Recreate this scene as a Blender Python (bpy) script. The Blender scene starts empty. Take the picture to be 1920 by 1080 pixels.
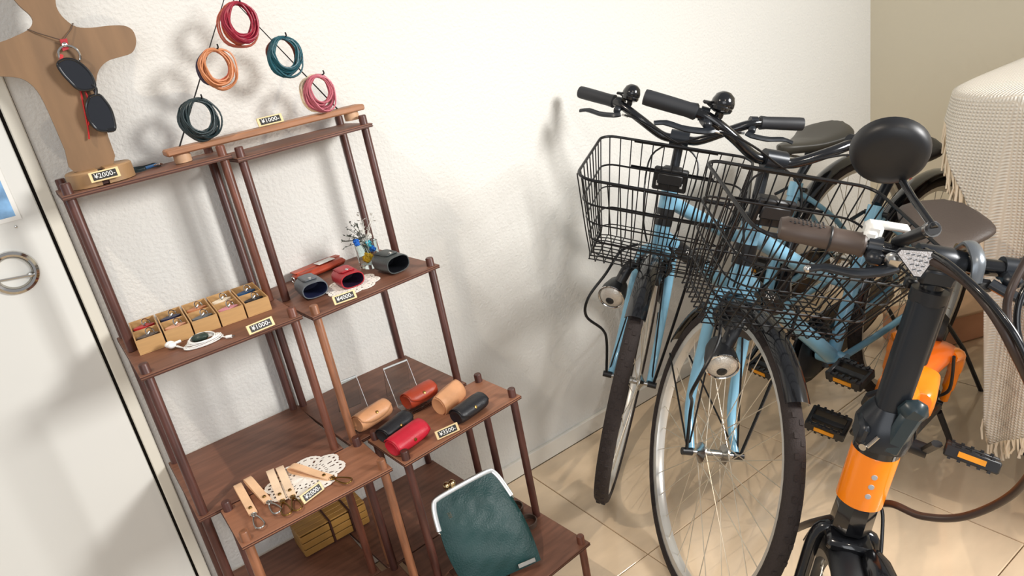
import bpy, bmesh, math, random
from mathutils import Vector, Matrix
random.seed(7)
sc = bpy.context.scene
COL = sc.collection
PI = math.pi
def R(a): return math.radians(a)
# ------------------------------------------------------------------ camera
CAMP = Vector((-.4599, -1.6311, 1.3164)); FPX = 1342.2
_p, _r, _y = R(20.70), R(-10.84), R(32.03)
FW = Vector((math.sin(_y)*math.cos(_p), math.cos(_y)*math.cos(_p), -math.sin(_p)))
_rt = Vector((math.cos(_y), -math.sin(_y), 0)); _up = _rt.cross(FW)
RT = _rt*math.cos(_r)+_up*math.sin(_r); UP = -_rt*math.sin(_r)+_up*math.cos(_r)
cd = bpy.data.cameras.new('camera'); cam = bpy.data.objects.new('camera', cd); COL.objects.link(cam)
cd.sensor_width = 36; cd.lens = FPX/1920*36; cd.clip_start = .02
cam.matrix_world = Matrix(((RT.x, UP.x, -FW.x, CAMP.x), (RT.y, UP.y, -FW.y, CAMP.y), (RT.z, UP.z, -FW.z, CAMP.z), (0, 0, 0, 1)))
sc.camera = cam
# ------------------------------------------------------------------ world, lights, exposure
w = bpy.data.worlds.new('world'); sc.world = w; w.use_nodes = True
w.node_tree.nodes['Background'].inputs[0].default_value = (.98, .98, 1.0, 1)
w.node_tree.nodes['Background'].inputs[1].default_value = .40
def area(name, loc, target, sx, sy, power, col):
    l = bpy.data.lights.new(name, 'AREA'); l.shape = 'RECTANGLE'; l.size = sx; l.size_y = sy; l.energy = power; l.color = col
    o = bpy.data.objects.new(name, l); COL.objects.link(o); o.location = loc
    o.rotation_euler = (Vector(target)-Vector(loc)).to_track_quat('-Z', 'Y').to_euler(); return o
wlt = area('window_light', (2.0, -3.1, 2.0), (.30, 0, .70), .75, .75, 38, (1, .985, .96)); wlt.data.spread = R(95)
area('left_fill_light', (-1.6, -3.6, 1.9), (.1, 0, .8), 2.2, 1.8, 36, (.95, .975, 1))  # soft fill, added to brighten the left wall and door
def spot(name, loc, target, power, col, ang=75, rad=.03):
    l = bpy.data.lights.new(name, 'SPOT'); l.energy = power; l.color = col; l.spot_size = R(ang); l.spot_blend = .5; l.shadow_soft_size = rad
    o = bpy.data.objects.new(name, l); COL.objects.link(o); o.location = loc
    o.rotation_euler = (Vector(target)-Vector(loc)).to_track_quat('-Z', 'Y').to_euler()
spot('ceiling_spot', (-1.0, -.75, 2.7), (.85, -.75, 0), 74, (1, .86, .70), 62, .018)
spot('ceiling_spot', (.1, -2.6, 2.7), (.75, -.75, 0), 30, (1, .86, .70), 60, .018)
sc.view_settings.view_transform = 'Standard'; sc.view_settings.look = 'None'
sc.view_settings.gamma = 1; sc.view_settings.use_curve_mapping = False
sc.view_settings.exposure = -0.08
# ------------------------------------------------------------------ pixel -> real point on a real plane
def ray(u, v): return (FW+RT*((u-960)/FPX)-UP*((v-540)/FPX)).normalized()
def atz(u, v, z): d = ray(u, v); return CAMP+d*((z-CAMP.z)/d.z)
def aty(u, v, y): d = ray(u, v); return CAMP+d*((y-CAMP.y)/d.y)
# ------------------------------------------------------------------ materials
def lin(c): c /= 255; return c/12.92 if c <= .04045 else ((c+.055)/1.055)**2.4
M = {}
def mat(name, rgb, rough=.5, metal=0, bump=0, bscale=60, var=0, vscale=8, stretch=None, alpha=None, trans=0, coat=0, spec=None, coords='Object'):
    m = bpy.data.materials.new(name); m.use_nodes = True; nt = m.node_tree; b = nt.nodes['Principled BSDF']
    c = tuple(lin(x) for x in rgb)+(1,)
    b.inputs['Base Color'].default_value = c; b.inputs['Roughness'].default_value = rough; b.inputs['Metallic'].default_value = metal
    if trans: b.inputs['Transmission Weight'].default_value = trans
    if coat: b.inputs['Coat Weight'].default_value = coat
    if spec is not None: b.inputs['Specular IOR Level'].default_value = spec
    if bump or var:
        tc = nt.nodes.new('ShaderNodeTexCoord'); mp = nt.nodes.new('ShaderNodeMapping'); nt.links.new(tc.outputs[coords], mp.inputs[0])
        if stretch: mp.inputs['Scale'].default_value = stretch
    if var:
        n = nt.nodes.new('ShaderNodeTexNoise'); n.inputs['Scale'].default_value = vscale; n.inputs['Detail'].default_value = 5
        nt.links.new(mp.outputs[0], n.inputs[0])
        r = nt.nodes.new('ShaderNodeValToRGB'); r.color_ramp.elements[0].position = .3; r.color_ramp.elements[1].position = .72
        r.color_ramp.elements[0].color = tuple(x*(1-var) for x in c[:3])+(1,); r.color_ramp.elements[1].color = tuple(min(1, x*(1+var)) for x in c[:3])+(1,)
        nt.links.new(n.outputs[0], r.inputs[0]); nt.links.new(r.outputs[0], b.inputs['Base Color'])
    if bump:
        n2 = nt.nodes.new('ShaderNodeTexNoise'); n2.inputs['Scale'].default_value = bscale; n2.inputs['Detail'].default_value = 3
        nt.links.new(mp.outputs[0] if not stretch else tc.outputs[coords], n2.inputs[0])
        bp = nt.nodes.new('ShaderNodeBump'); bp.inputs['Strength'].default_value = bump; bp.inputs['Distance'].default_value = .002
        nt.links.new(n2.outputs[0], bp.inputs['Height']); nt.links.new(bp.outputs[0], b.inputs['Normal'])
    M[name] = m; return m
mat('wallpaper', (222, 220, 214), .85, bump=.9, bscale=125)
M['wallpaper'].node_tree.nodes['Bump'].inputs['Distance'].default_value = .0028
mat('wall_plain', (232, 222, 198), .85, bump=.3, bscale=60)
mat('tile', (232, 208, 176), .07, var=.10, vscale=5, stretch=(1, 2.5, 1))
mat('grout', (186, 166, 136), .8)
mat('base_tile', (228, 224, 214), .3, var=.05, vscale=6)
mat('door_white', (226, 225, 219), .42)
mat('frame_white', (222, 217, 203), .5)
mat('dark_gap', (40, 30, 24), .7)
mat('chrome', (210, 208, 204), .12, 1)
mat('steel', (190, 188, 184), .25, 1)
mat('brushed', (178, 174, 166), .35, 1)
mat('poster_blue', (126, 170, 214), .5, var=.55, vscale=22)
mat('paper', (240, 238, 232), .7)
mat('board_lit', (152, 104, 78), .5, var=.22, vscale=9, stretch=(1.2, 9, 9))  # lighter copy of the board wood, light on upper front boards in its colour
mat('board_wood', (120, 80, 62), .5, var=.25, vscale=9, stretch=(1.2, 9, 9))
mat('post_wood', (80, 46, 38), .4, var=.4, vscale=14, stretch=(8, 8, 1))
mat('peg_wood', (140, 84, 62), .5, var=.3, vscale=16)
mat('ply_edge', (66, 34, 26), .6)
mat('ply_light', (128, 84, 66), .6)
mat('bust_wood', (130, 100, 70), .55, var=.16, vscale=6, stretch=(6, 6, 1))
mat('bust_base', (160, 126, 88), .5, var=.16, vscale=10)
mat('plank_wood', (164, 116, 84), .5, var=.22, vscale=10, stretch=(1, 9, 9))
mat('pale_wood', (206, 166, 130), .5, var=.12, vscale=10)
mat('black_wire', (22, 22, 24), .35, .3)
mat('tag_wood', (226, 202, 152), .5)
mat('tag_black', (28, 25, 22), .5)
mat('white', (240, 240, 236), .35)
mat('cream', (246, 232, 208), .6)
mat('bamboo', (196, 154, 102), .5, var=.14, vscale=10, stretch=(1, 8, 8))
mat('box_shade', (40, 34, 40), .8)  # shade inside the key ring boxes, given as a dark colour
for n, c in dict(red=(196, 44, 46), darkred=(168, 34, 44), coil_red=(152, 26, 52), coil_rust=(176, 84, 62), coil_tan=(200, 130, 86), coil_pink=(186, 98, 112), coil_cream=(228, 206, 176), coil_teal=(24, 84, 96), coil_brown=(134, 72, 56), coil_green=(30, 48, 52), coil_plum=(50, 34, 58), peach=(226, 164, 128), pink=(226, 150, 160), blue=(40, 84, 128), navy=(36, 42, 74), greyleather=(92, 98, 104), darkgreen=(40, 54, 46), blackleather=(30, 31, 36), charcoal=(66, 72, 72), caseterra=(172, 66, 40), casetan=(218, 160, 116), casecrimson=(196, 28, 52), strap=(246, 216, 184), strap2=(238, 196, 156), ringbrown=(84, 68, 58)).items():
    mat(n, c, .42, bump=.25, bscale=260, var=.1, vscale=30)
mat('bag_green', (19, 62, 62), .44, bump=.5, bscale=300, var=.15, vscale=9)
mat('gold', (212, 190, 150), .22, 1)
mat('acrylic_glint', (226, 230, 230), .15, coat=.5)  # bright shine of polished acrylic edges, put into the colour
mat('brass', (150, 118, 66), .3, 1)
mat('lace', (250, 246, 238), .8, bump=.5, bscale=500)
mat('acrylic', (246, 250, 250), .03, trans=1, spec=.5)
M['acrylic'].node_tree.nodes['Principled BSDF'].inputs['IOR'].default_value = 1.3
mat('glass', (236, 248, 248), .02, trans=1)
M['glass'].node_tree.nodes['Principled BSDF'].inputs['IOR'].default_value = 1.25
mat('yellowflower', (226, 170, 30), .7, var=.3, vscale=60); mat('blueflower', (20, 98, 190), .7); mat('tealflower', (60, 170, 190), .6)
mat('dryleaf', (74, 78, 70), .8); mat('drypale', (206, 204, 196), .8)
mat('bike_blue', (132, 186, 214), .28, coat=.5)
mat('rubber', (34, 32, 32), .75, bump=.8, bscale=160)
mat('tread', (50, 42, 40), .85, bump=1.0, bscale=260)
mat('black_gloss', (20, 21, 24), .16, coat=.4)
mat('black_plastic', (27, 28, 31), .42)
mat('black_satin', (36, 40, 46), .32, .2)
mat('grip_black', (38, 40, 44), .55)
mat('saddle_black', (40, 38, 38), .4, bump=.2, bscale=200)
mat('saddle_olive', (64, 61, 54), .45)
mat('saddle_brown', (70, 60, 54), .5, bump=.3, bscale=300)
mat('grip_brown', (84, 71, 64), .45)
mat('orange', (255, 138, 6), .25, coat=.5)
mat('orange_dark', (240, 108, 12), .3, coat=.3)
mat('amber', (240, 160, 24), .3)
mat('lens', (206, 200, 190), .12, .35, bump=.5, bscale=300)
mat('reflector_clear', (214, 210, 210), .1, .4, bump=.6, bscale=400)
mat('sun_lens', (30, 33, 40), .05, coat=.6)
mat('decal_black', (26, 26, 28), .4)
mat('teal_dark', (40, 54, 60), .32)
mat('cable_brown', (58, 44, 38), .4)
mat('spoke', (206, 196, 178), .35, .5)
mat('rim_silver', (214, 212, 206), .32, .45)
mat('peach_box', (214, 158, 124), .6, var=.08, vscale=10)
mat('indicator', (176, 180, 186), .3)
# knit throw: colour noise + woven bump
m = mat('knit', (233, 222, 206), .9); nt = m.node_tree; b = nt.nodes['Principled BSDF']
tc = nt.nodes.new('ShaderNodeTexCoord'); hs = []
for dv in ((1, 0), (0, 1)):
    wv = nt.nodes.new('ShaderNodeTexWave'); wv.inputs['Scale'].default_value = 44; wv.inputs['Distortion'].default_value = .6; wv.bands_direction = 'X' if dv[0] else 'Y'
    nt.links.new(tc.outputs['UV'], wv.inputs[0]); hs.append(wv)
mx = nt.nodes.new('ShaderNodeMath'); mx.operation = 'MULTIPLY'; nt.links.new(hs[0].outputs[1], mx.inputs[0]); nt.links.new(hs[1].outputs[1], mx.inputs[1])
bp = nt.nodes.new('ShaderNodeBump'); bp.inputs['Strength'].default_value = 1; bp.inputs['Distance'].default_value = .003
nt.links.new(mx.outputs[0], bp.inputs['Height']); nt.links.new(bp.outputs[0], b.inputs['Normal'])
rp = nt.nodes.new('ShaderNodeValToRGB'); rp.color_ramp.elements[0].color = (lin(214), lin(204), lin(188), 1); rp.color_ramp.elements[1].color = (lin(244), lin(238), lin(226), 1); rp.color_ramp.elements[1].position = .3
nt.links.new(mx.outputs[0], rp.inputs[0]); nt.links.new(rp.outputs[0], b.inputs['Base Color'])
# ------------------------------------------------------------------ mesh helpers
def cr(pts, n=8, closed=False):            # smooth a polyline (Catmull-Rom)
    P = [Vector(p) for p in pts]; out = []; L = len(P)
    rng = range(L) if closed else range(L-1)
    for i in rng:
        a, b_, c, d = (P[(i-1) % L], P[i], P[(i+1) % L], P[(i+2) % L]) if closed else (P[max(i-1, 0)], P[i], P[i+1], P[min(i+2, L-1)])
        for k in range(n):
            t = k/n; out.append(.5*((2*b_)+(c-a)*t+(2*a-5*b_+4*c-d)*t*t+(3*b_-a-3*c+d)*t**3))
    if not closed: out.append(P[-1])
    return out
class MB:
    def __init__(s, tf=None): s.v = []; s.f = []; s.tf = tf; s.mi = []; s.cur = 0
    def add(s, vs, fs):
        o = len(s.v); s.v += [tuple(s.tf(Vector(p))) if s.tf else tuple(p) for p in vs]
        s.f += [tuple(i+o for i in f) for f in fs]; s.mi += [s.cur]*len(fs); return s
    def box(s, c, d, rot=None, bev=0):
        c = Vector(c); h = Vector(d)/2
        if bev:                                   # chamfered box (rounded plan and section)
            b = min(bev, min(h)*.95); vs = []
            for sx in (-1, 1):
                for sy in (-1, 1):
                    for sz in (-1, 1):
                        vs += [Vector((sx*h.x, sy*(h.y-b), sz*(h.z-b))), Vector((sx*(h.x-b), sy*h.y, sz*(h.z-b))), Vector((sx*(h.x-b), sy*(h.y-b), sz*h.z))]
            bm = bmesh.new(); V = [bm.verts.new(p) for p in vs]; r = bmesh.ops.convex_hull(bm, input=V); bm.verts.index_update()
            vs2 = [v.co.copy() for v in bm.verts]; fs = [[v.index for v in f.verts] for f in bm.faces]; bm.free()
            if rot: vs2 = [rot@v for v in vs2]
            return s.add([v+c for v in vs2], fs)
        vs = [Vector((x*h.x, y*h.y, z*h.z)) for x in (-1, 1) for y in (-1, 1) for z in (-1, 1)]
        if rot: vs = [rot@v for v in vs]
        return s.add([v+c for v in vs], [(0, 1, 3, 2), (4, 6, 7, 5), (0, 4, 5, 1), (2, 3, 7, 6), (0, 2, 6, 4), (1, 5, 7, 3)])
    def tube(s, pts, r, n=8, closed=False, caps=True, flat=1.0, flatdir=None):
        P = [Vector(p) for p in pts]; L = len(P); rs = r if isinstance(r, (list, tuple)) else [r]*L
        ref = None; vs = []
        for i in range(L):
            t = (P[(i+1) % L]-P[i-1]) if closed else (P[min(i+1, L-1)]-P[max(i-1, 0)])
            if t.length < 1e-9: t = Vector((0, 0, 1))
            t.normalize()
            if flatdir is not None: ref = Vector(flatdir)
            elif ref is None: ref = Vector((0, 0, 1)) if abs(t.z) < .9 else Vector((1, 0, 0))
            a = (ref-t*ref.dot(t)).normalized(); ref = a; b_ = t.cross(a)
            for k in range(n):
                q = 2*PI*k/n; vs.append(P[i]+(a*math.cos(q)*flat+b_*math.sin(q))*rs[i])
        fs = []
        for i in range(L if closed else L-1):
            j = (i+1) % L
            for k in range(n): fs.append((i*n+k, i*n+(k+1) % n, j*n+(k+1) % n, j*n+k))
        if not closed and caps: fs += [tuple(range(n-1, -1, -1)), tuple((L-1)*n+k for k in range(n))]
        return s.add(vs, fs)
    def loft(s, rings, closed_ring=True, caps=True):
        n = len(rings[0]); vs = [p for r_ in rings for p in r_]; fs = []
        for i in range(len(rings)-1):
            for k in range(n if closed_ring else n-1):
                fs.append((i*n+k, i*n+(k+1) % n, (i+1)*n+(k+1) % n, (i+1)*n+k))
        if caps and closed_ring: fs += [tuple(range(n-1, -1, -1)), tuple((len(rings)-1)*n+k for k in range(n))]
        return s.add(vs, fs)
    def lathe(s, prof, c=(0, 0, 0), axis=(0, 0, 1), n=20, caps=False):   # prof: (radius, height along axis)
        ax = Vector(axis).normalized(); a = ax.orthogonal().normalized(); b_ = ax.cross(a); c = Vector(c)
        return s.loft([[c+ax*h+(a*math.cos(2*PI*k/n)+b_*math.sin(2*PI*k/n))*r_ for k in range(n)] for r_, h in prof], caps=caps)
    def sphere(s, c, r, n=12, sc_=(1, 1, 1)):
        c = Vector(c); return s.loft([[c+Vector((math.cos(2*PI*k/n)*math.sin(PI*(i+.01)/(n//2+.02))*r*sc_[0], math.sin(2*PI*k/n)*math.sin(PI*(i+.01)/(n//2+.02))*r*sc_[1], math.cos(PI*(i+.01)/(n//2+.02))*r*sc_[2])) for k in range(n)] for i in range(n//2+1)])
    def torus(s, c, r, rr, axis=(0, 0, 1), n=32, m=8, sx=1, sy=1):
        ax = Vector(axis).normalized(); a = ax.orthogonal().normalized(); b_ = ax.cross(a); c = Vector(c)
        return s.tube([c+a*math.cos(2*PI*k/n)*r*sx+b_*math.sin(2*PI*k/n)*r*sy for k in range(n)], rr, m, closed=True)
    def prism(s, pts, ext):                      # polygon pts (3d) extruded by vector ext
        n = len(pts); e = Vector(ext); P = [Vector(p) for p in pts]
        return s.add(P+[p+e for p in P], [tuple(range(n)), tuple(range(2*n-1, n-1, -1))]+[(i, i+n, (i+1) % n+n, (i+1) % n) for i in range(n)])
    def build(s, name, material, parent=None, smooth=38, origin=None):
        me = bpy.data.meshes.new(name); o = bpy.data.objects.new(name, me); COL.objects.link(o)
        vs = s.v
        if parent is None:
            if origin is None:
                xs = [v[0] for v in vs]; ys = [v[1] for v in vs]; zs = [v[2] for v in vs]
                origin = ((min(xs)+max(xs))/2, (min(ys)+max(ys))/2, min(zs))
            o.location = origin; vs = [(v[0]-origin[0], v[1]-origin[1], v[2]-origin[2]) for v in vs]
        else:
            o.parent = parent
            if 'org' in parent: g = parent['org']; vs = [(v[0]-g[0], v[1]-g[1], v[2]-g[2]) for v in vs]
        me.from_pydata(vs, [], s.f)
        for m_ in (material if isinstance(material, (list, tuple)) else [material]): me.materials.append(M[m_])
        if any(s.mi):
            for p, i in zip(me.polygons, s.mi): p.material_index = i
        bm = bmesh.new(); bm.from_mesh(me); bmesh.ops.recalc_face_normals(bm, faces=bm.faces)
        if smooth:
            for f in bm.faces: f.smooth = True
            for e in bm.edges:
                if len(e.link_faces) == 2 and e.calc_face_angle(0) > R(smooth): e.smooth = False
        bm.to_mesh(me); bm.free()
        return o
def tag(o, label, cat, group=None):
    o['label'] = label; o['category'] = cat
    if group: o['group'] = group
    return o
def empty(name, loc, label, cat, group=None, rot=None, world_verts=True):
    o = bpy.data.objects.new(name, None); COL.objects.link(o); o.location = loc; o.empty_display_size = .05
    if rot is not None: o.rotation_euler = rot.to_euler() if hasattr(rot, 'to_euler') else rot
    if world_verts: o['org'] = tuple(loc)        # children are given in world coordinates
    return tag(o, label, cat, group)
def clean():                                     # drop bookkeeping
    for o in bpy.data.objects:
        if 'org' in o: del o['org']
def struct(mb, name, m_, parent=None, smooth=0):
    o = mb.build(name, m_, parent, smooth, origin=(0, 0, 0) if parent is None else None)
    if parent is None: o['kind'] = 'structure'
    return o
_rodmesh = {}
def rod(name, a, b_, r, material, parent, tf=None, n=6):
    a = Vector(a); b_ = Vector(b_)
    if tf: a = tf(a); b_ = tf(b_)
    k = (material, n)
    if k not in _rodmesh:
        me = bpy.data.meshes.new('rod'); q = [(math.cos(2*PI*i/n), math.sin(2*PI*i/n)) for i in range(n)]
        me.from_pydata([(x, y, 0) for x, y in q]+[(x, y, 1) for x, y in q], [], [(i, (i+1) % n, (i+1) % n+n, i+n) for i in range(n)]+[tuple(range(n-1, -1, -1)), tuple(range(n, 2*n))])
        me.materials.append(M[material]); _rodmesh[k] = me
    o = bpy.data.objects.new(name, _rodmesh[k]); COL.objects.link(o); o.parent = parent
    g = Vector(parent['org']) if 'org' in parent else Vector((0, 0, 0))
    d = b_-a; o.rotation_mode = 'QUATERNION'; o.location = a-g; o.rotation_quaternion = d.to_track_quat('Z', 'Y'); o.scale = (r, r, d.length)
    return o
def text(name, s, c, xdir, up, size, material, parent, depth=.0004, align='CENTER', fit=None):
    cu = bpy.data.curves.new(name, 'FONT'); cu.body = s; cu.size = 1; cu.align_x = align; cu.align_y = 'CENTER'; cu.extrude = .01
    cu.resolution_u = 2
    o = bpy.data.objects.new(name, cu); COL.objects.link(o)
    me = bpy.data.meshes.new_from_object(o); bpy.data.objects.remove(o); bpy.data.curves.remove(cu)
    X = Vector(xdir).normalized(); U = Vector(up); U = (U-X*U.dot(X)).normalized(); N = X.cross(U); c = Vector(c)
    g = Vector(parent['org']) if 'org' in parent else Vector((0, 0, 0))
    xs = [v.co.x for v in me.vertices]; wd = max(xs)-min(xs); k = size if not fit else fit/wd; cx = (max(xs)+min(xs))/2
    for v in me.vertices: p = v.co.copy(); v.co = c+X*(p.x-cx)*k+U*p.y*size+N*(p.z*depth/.01)-g
    me.materials.clear(); me.materials.append(M[material])
    o = bpy.data.objects.new(name, me); COL.objects.link(o); o.parent = parent; return o
# ================================================================== ROOM
CX = 2.436
wb = MB().box(((CX-.42)/2, .06, 1.3), (CX+.42, .12, 2.8)); struct(wb, 'wall_back', 'wallpaper')
wl = MB().box((-1.35, .09, 1.3), (1.75, .06, 2.8)); wl_o = struct(wl, 'wall_left_back', 'wall_plain')
wr = MB().box((CX+.06, -1.2, 1.3), (.12, 2.4, 2.8)); struct(wr, 'wall_right', 'wall_plain')
fl = MB().box((.4, -1.35, -.02), (4.4, 3.2, .028)); floor = struct(fl, 'floor', 'grout'); floor['org'] = (0, 0, 0)
ct = MB().box((0, 0, 0), (.5975, .5975, .006), bev=.0012)
tm = ct.build('tile_mesh_source', 'tile', None, 30, origin=(0, 0, 0)); tmesh = tm.data; bpy.data.objects.remove(tm)
for i in range(-3, 4):
    for j in range(6):
        x0 = .48+.6*(i-1)+.3; y0 = -.526+.3-.6*(j-1)-.6+.3
        x1, x2 = .48+.6*(i-1), .48+.6*i; y2, y1 = -.526-.6*(j-1), -.526-.6*j
        x2c = min(x2, CX); y2c = min(y2, -.012)
        if x1 > CX-.01: continue
        o = bpy.data.objects.new('tile', tmesh); COL.objects.link(o); o.parent = floor
        o.location = ((x1+x2c)/2, (y1+y2c)/2, -.0028+random.uniform(-.0002, .0002)); o.scale = ((x2c-x1)/.6, (y2c-y1)/.6, 1)
bb = MB().box(((CX-.42)/2, -.006, .0275), (CX+.42, .012, .055), bev=.002); struct(bb, 'baseboard_back', 'base_tile', None)
bb2 = MB().box((CX-.006, -1.2, .0275), (.012, 2.38, .055), bev=.002); struct(bb2, 'baseboard_right', 'base_tile', None)
# door, its frame, its ring pull and the poster on it
fr = MB().box((-.4325, .03, 1.3), (.023, .08, 2.7), bev=.002); struct(fr, 'trim_1', 'frame_white')
gp = MB().box((-.4465, .045, 1.3), (.006, .04, 2.7)); struct(gp, 'trim_2', 'dark_gap')
dr = MB().box((-.95, .03, 1.02), (1.0, .06, 2.1), bev=.002); door = struct(dr, 'door_1', 'door_white'); door['org'] = (0, 0, 0)
P0 = Vector((-.530, 0, 1.029))
h = MB(); h.lathe([(.030, .002), (.031, -.006), (.036, -.009), (.041, -.006), (.0425, .001)], P0, (0, 1, 0), 40); hp = h.build('ring_pull', 'chrome', door)
h = MB(); h.lathe([(.0005, .012), (.026, .012), (.0305, -.001)], P0-Vector((0, .006, 0)), (0, 1, 0), 36); h.build('recess_cup', 'brushed', hp)
h = MB(); h.tube([P0+Vector((-.026, -.006, -.006)), P0+Vector((.024, -.008, -.012))], .0022, 8); h.lathe([(.0002, -.006), (.004, -.005), (.005, .002)], P0+Vector((.024, -.004, -.012)), (0, 1, 0), 12); h.build('pull_bar', 'steel', hp)
MB().lathe([(.0002, -.003), (.002, -.0025), (.003, .001)], aty(30, 425, 0), (0, 1, 0), 10).build('screw', 'steel', door)
ps = [aty(45, 405, -.002), aty(-120, 440, -.002), aty(-120, 100, -.002), aty(-23, 190, -.002)]
x1 = -.482; pz0, pz1 = 1.122, 1.42
pp = MB().box((x1-.11, -.0015, (pz0+pz1)/2), (.22, .001, pz1-pz0)).build('poster', 'paper', door)
MB().box((x1-.11, -.0022, (pz0+pz1)/2), (.205, .0006, pz1-pz0-.016)).build('poster_print', 'poster_blue', pp)
# ================================================================== DISPLAY STANDS
W_, PR = .275, .0088
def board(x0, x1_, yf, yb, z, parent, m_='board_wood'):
    m1 = MB(); t = .0085
    m1.box(((x0+x1_)/2, (yf+yb)/2, z-t/2), (x1_-x0, yb-yf, t), bev=.0008)
    o = m1.build('shelf_board', m_, parent)
    e = MB()
    for k, zz in enumerate((z-.0024, z-.0066)):
        e.box(((x0+x1_)/2, (yf+yb)/2, zz), (x1_-x0+.0012, yb-yf+.0012, .0018))
    e.build('ply_layer', 'ply_edge', o)
def post(x, y, z0, z1_, parent, tone='post_wood'):
    m1 = MB(); m1.lathe([(PR*.2, z0), (PR, z0+.001), (PR, z1_-.002), (PR*.86, z1_)], (x, y, 0), (0, 0, 1), 14, caps=True)
    m1.build('post', tone, parent)
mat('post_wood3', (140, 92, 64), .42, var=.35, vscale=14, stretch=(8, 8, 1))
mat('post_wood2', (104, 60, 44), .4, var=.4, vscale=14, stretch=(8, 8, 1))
def back_stand(x0, wd, rot, zs, y1, y2, label):
    e = empty('display_stand', (x0, -.023, 0), label, 'display stand', rot=(0, 0, R(rot)), world_verts=False)
    ov = .013; Y1, Y2 = y1+.023, y2+.023
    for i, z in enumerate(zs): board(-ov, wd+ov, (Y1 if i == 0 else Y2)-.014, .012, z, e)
    for x in (0, wd):
        post(x, 0, .001, zs[0]+.02, e)                      # rear post, floor to top
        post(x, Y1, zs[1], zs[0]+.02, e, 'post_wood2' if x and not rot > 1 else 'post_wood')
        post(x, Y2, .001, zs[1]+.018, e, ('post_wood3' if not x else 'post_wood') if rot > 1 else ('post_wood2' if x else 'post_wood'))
    return e
def front_stand(x0, wd, yb, yf, yf2, z3, z4, label, rot=0):
    e = empty('front_stand', (x0, yb, 0), label, 'display stand', rot=(0, 0, R(rot)), world_verts=False)
    ov = .013; a, b_ = yf-yb, yf2-yb
    board(-ov, wd+ov, a-.014, .012, z3, e, 'board_lit'); board(-ov, wd+ov, b_-.014, .014, z4, e)
    for x in (0, wd):
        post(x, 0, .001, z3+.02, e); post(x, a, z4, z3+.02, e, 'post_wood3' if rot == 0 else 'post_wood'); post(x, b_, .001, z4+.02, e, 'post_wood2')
    return e
ZL = (1.158, .844, .535, .2005); ZR = (1.147, .833, .533, .2)
back_stand(-.400, .275, .3, ZL, -.132, -.279, 'tall dark wooden tiered stand at the left, bust holder on its top shelf')
back_stand(-.101, .283, 4.49, ZR, -.136, -.281, 'tall dark wooden tiered stand at the right, small vase on its second shelf')
front_stand(-.358, .275, -.306, -.429, -.589, .533, .199, 'low wooden front stand with lace doily and leather key straps')
front_stand(-.0436, .285, -.3102, -.4352, -.585, .530, .2, 'low wooden front stand with the green leather bag on its lower board', 4.49)
YB = -.078
# ---- price tags
def price(s, u0, v0, u1, v1, z, label, tilt=25, y=None):
    a, b_ = (atz(u0, v0, z), atz(u1, v1, z)) if y is None else (aty(u0, v0, y), aty(u1, v1, y))
    if y is not None: a.z = b_.z = z
    X = (b_-a); L = X.length; X.normalize()
    Nf = X.cross(Vector((0, 0, 1))).normalized()          # outward normal (to the viewer)
    if Nf.dot(CAMP-a) < 0: Nf = -Nf
    c = (a+b_)/2; e = empty('price_tag', (c.x, c.y, z), label, 'price tag'); h_ = .0185; th = .004
    rot = Matrix((X, -Nf, Vector((0, 0, 1)))).transposed()@Matrix.Rotation(R(-tilt), 3, 'X')
    up = rot@Vector((0, 0, 1)); n = rot@Vector((0, -1, 0)); cc = Vector((c.x, c.y, z+h_/2*math.cos(R(tilt))+.001))
    MB().box(cc, (L, th, h_), rot, bev=.0006).build('tag_block', 'tag_wood', e)
    fp = MB().box(cc+n*(th/2+.0003), (L*.8, .0008, h_*.7), rot).build('tag_face', 'tag_black', e); 
    fp['org'] = tuple(e['org'])
    text('lettering', s, cc+n*(th/2+.001), X, up, h_*.66, 'white', fp, fit=L*.70)
price('¥2000-', 163, 322, 217, 303, 1.1665, 'wooden price tag reading ¥2000 on the round base of the bust holder', 12, YB-.062)
price('¥1000-', 487, 245, 533, 232, 1.1895, 'wooden price tag reading ¥1000 on the plank under the cord loops', 20, -.092)
price('¥1000-', 467, 629, 515, 609, .845, 'wooden price tag reading ¥1000 beside the rows of small boxes')
price('¥4000-', 627, 573, 669, 558, .834, 'wooden price tag reading ¥4000 in front of the red pouch')
price('¥3500-', 819, 825, 861, 806, .531, 'wooden price tag reading ¥3500 in front of the rolled purses')
price('¥2000-', 568, 946, 606, 917, .534, 'wooden price tag reading ¥2000 beside the leather key straps')
# ---- bust shaped holder
YB = -.078
def pl(pts, y): return [aty(u, v, y) for u, v in pts]
out = [(-38, -70), (0, -34), (34, 8), (56, 28), (61, 42), (52, 56), (28, 68), (0, 79), (-40, 86), (-58, 108), (-40, 140), (0, 143), (36, 146), (58, 158), (76, 180), (98, 226), (122, 282), (139, 322), (213, 306), (203, 256), (188, 200), (181, 168), (182, 142), (190, 125), (205, 113), (228, 106), (246, 100), (254, 88), (255, 72), (248, 56), (232, 48), (205, 48), (170, 52), (143, 50), (122, 36), (108, 18), (104, -4), (108, -40), (104, -90), (40, -110)]
e = empty('bust_holder', (-.355, YB, 1.158), 'brown wooden bust-shaped display holder on the top shelf, sunglasses hung on it', 'display holder')
sm_ = cr(pl(out, YB-.006), 3, True)
bo = MB().prism(sm_, (0, .012, 0)).build('bust_board', 'bust_wood', e, 30)
bc = aty(190, 330, YB-.004); bc = Vector((bc.x, YB, 1.159))
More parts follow.
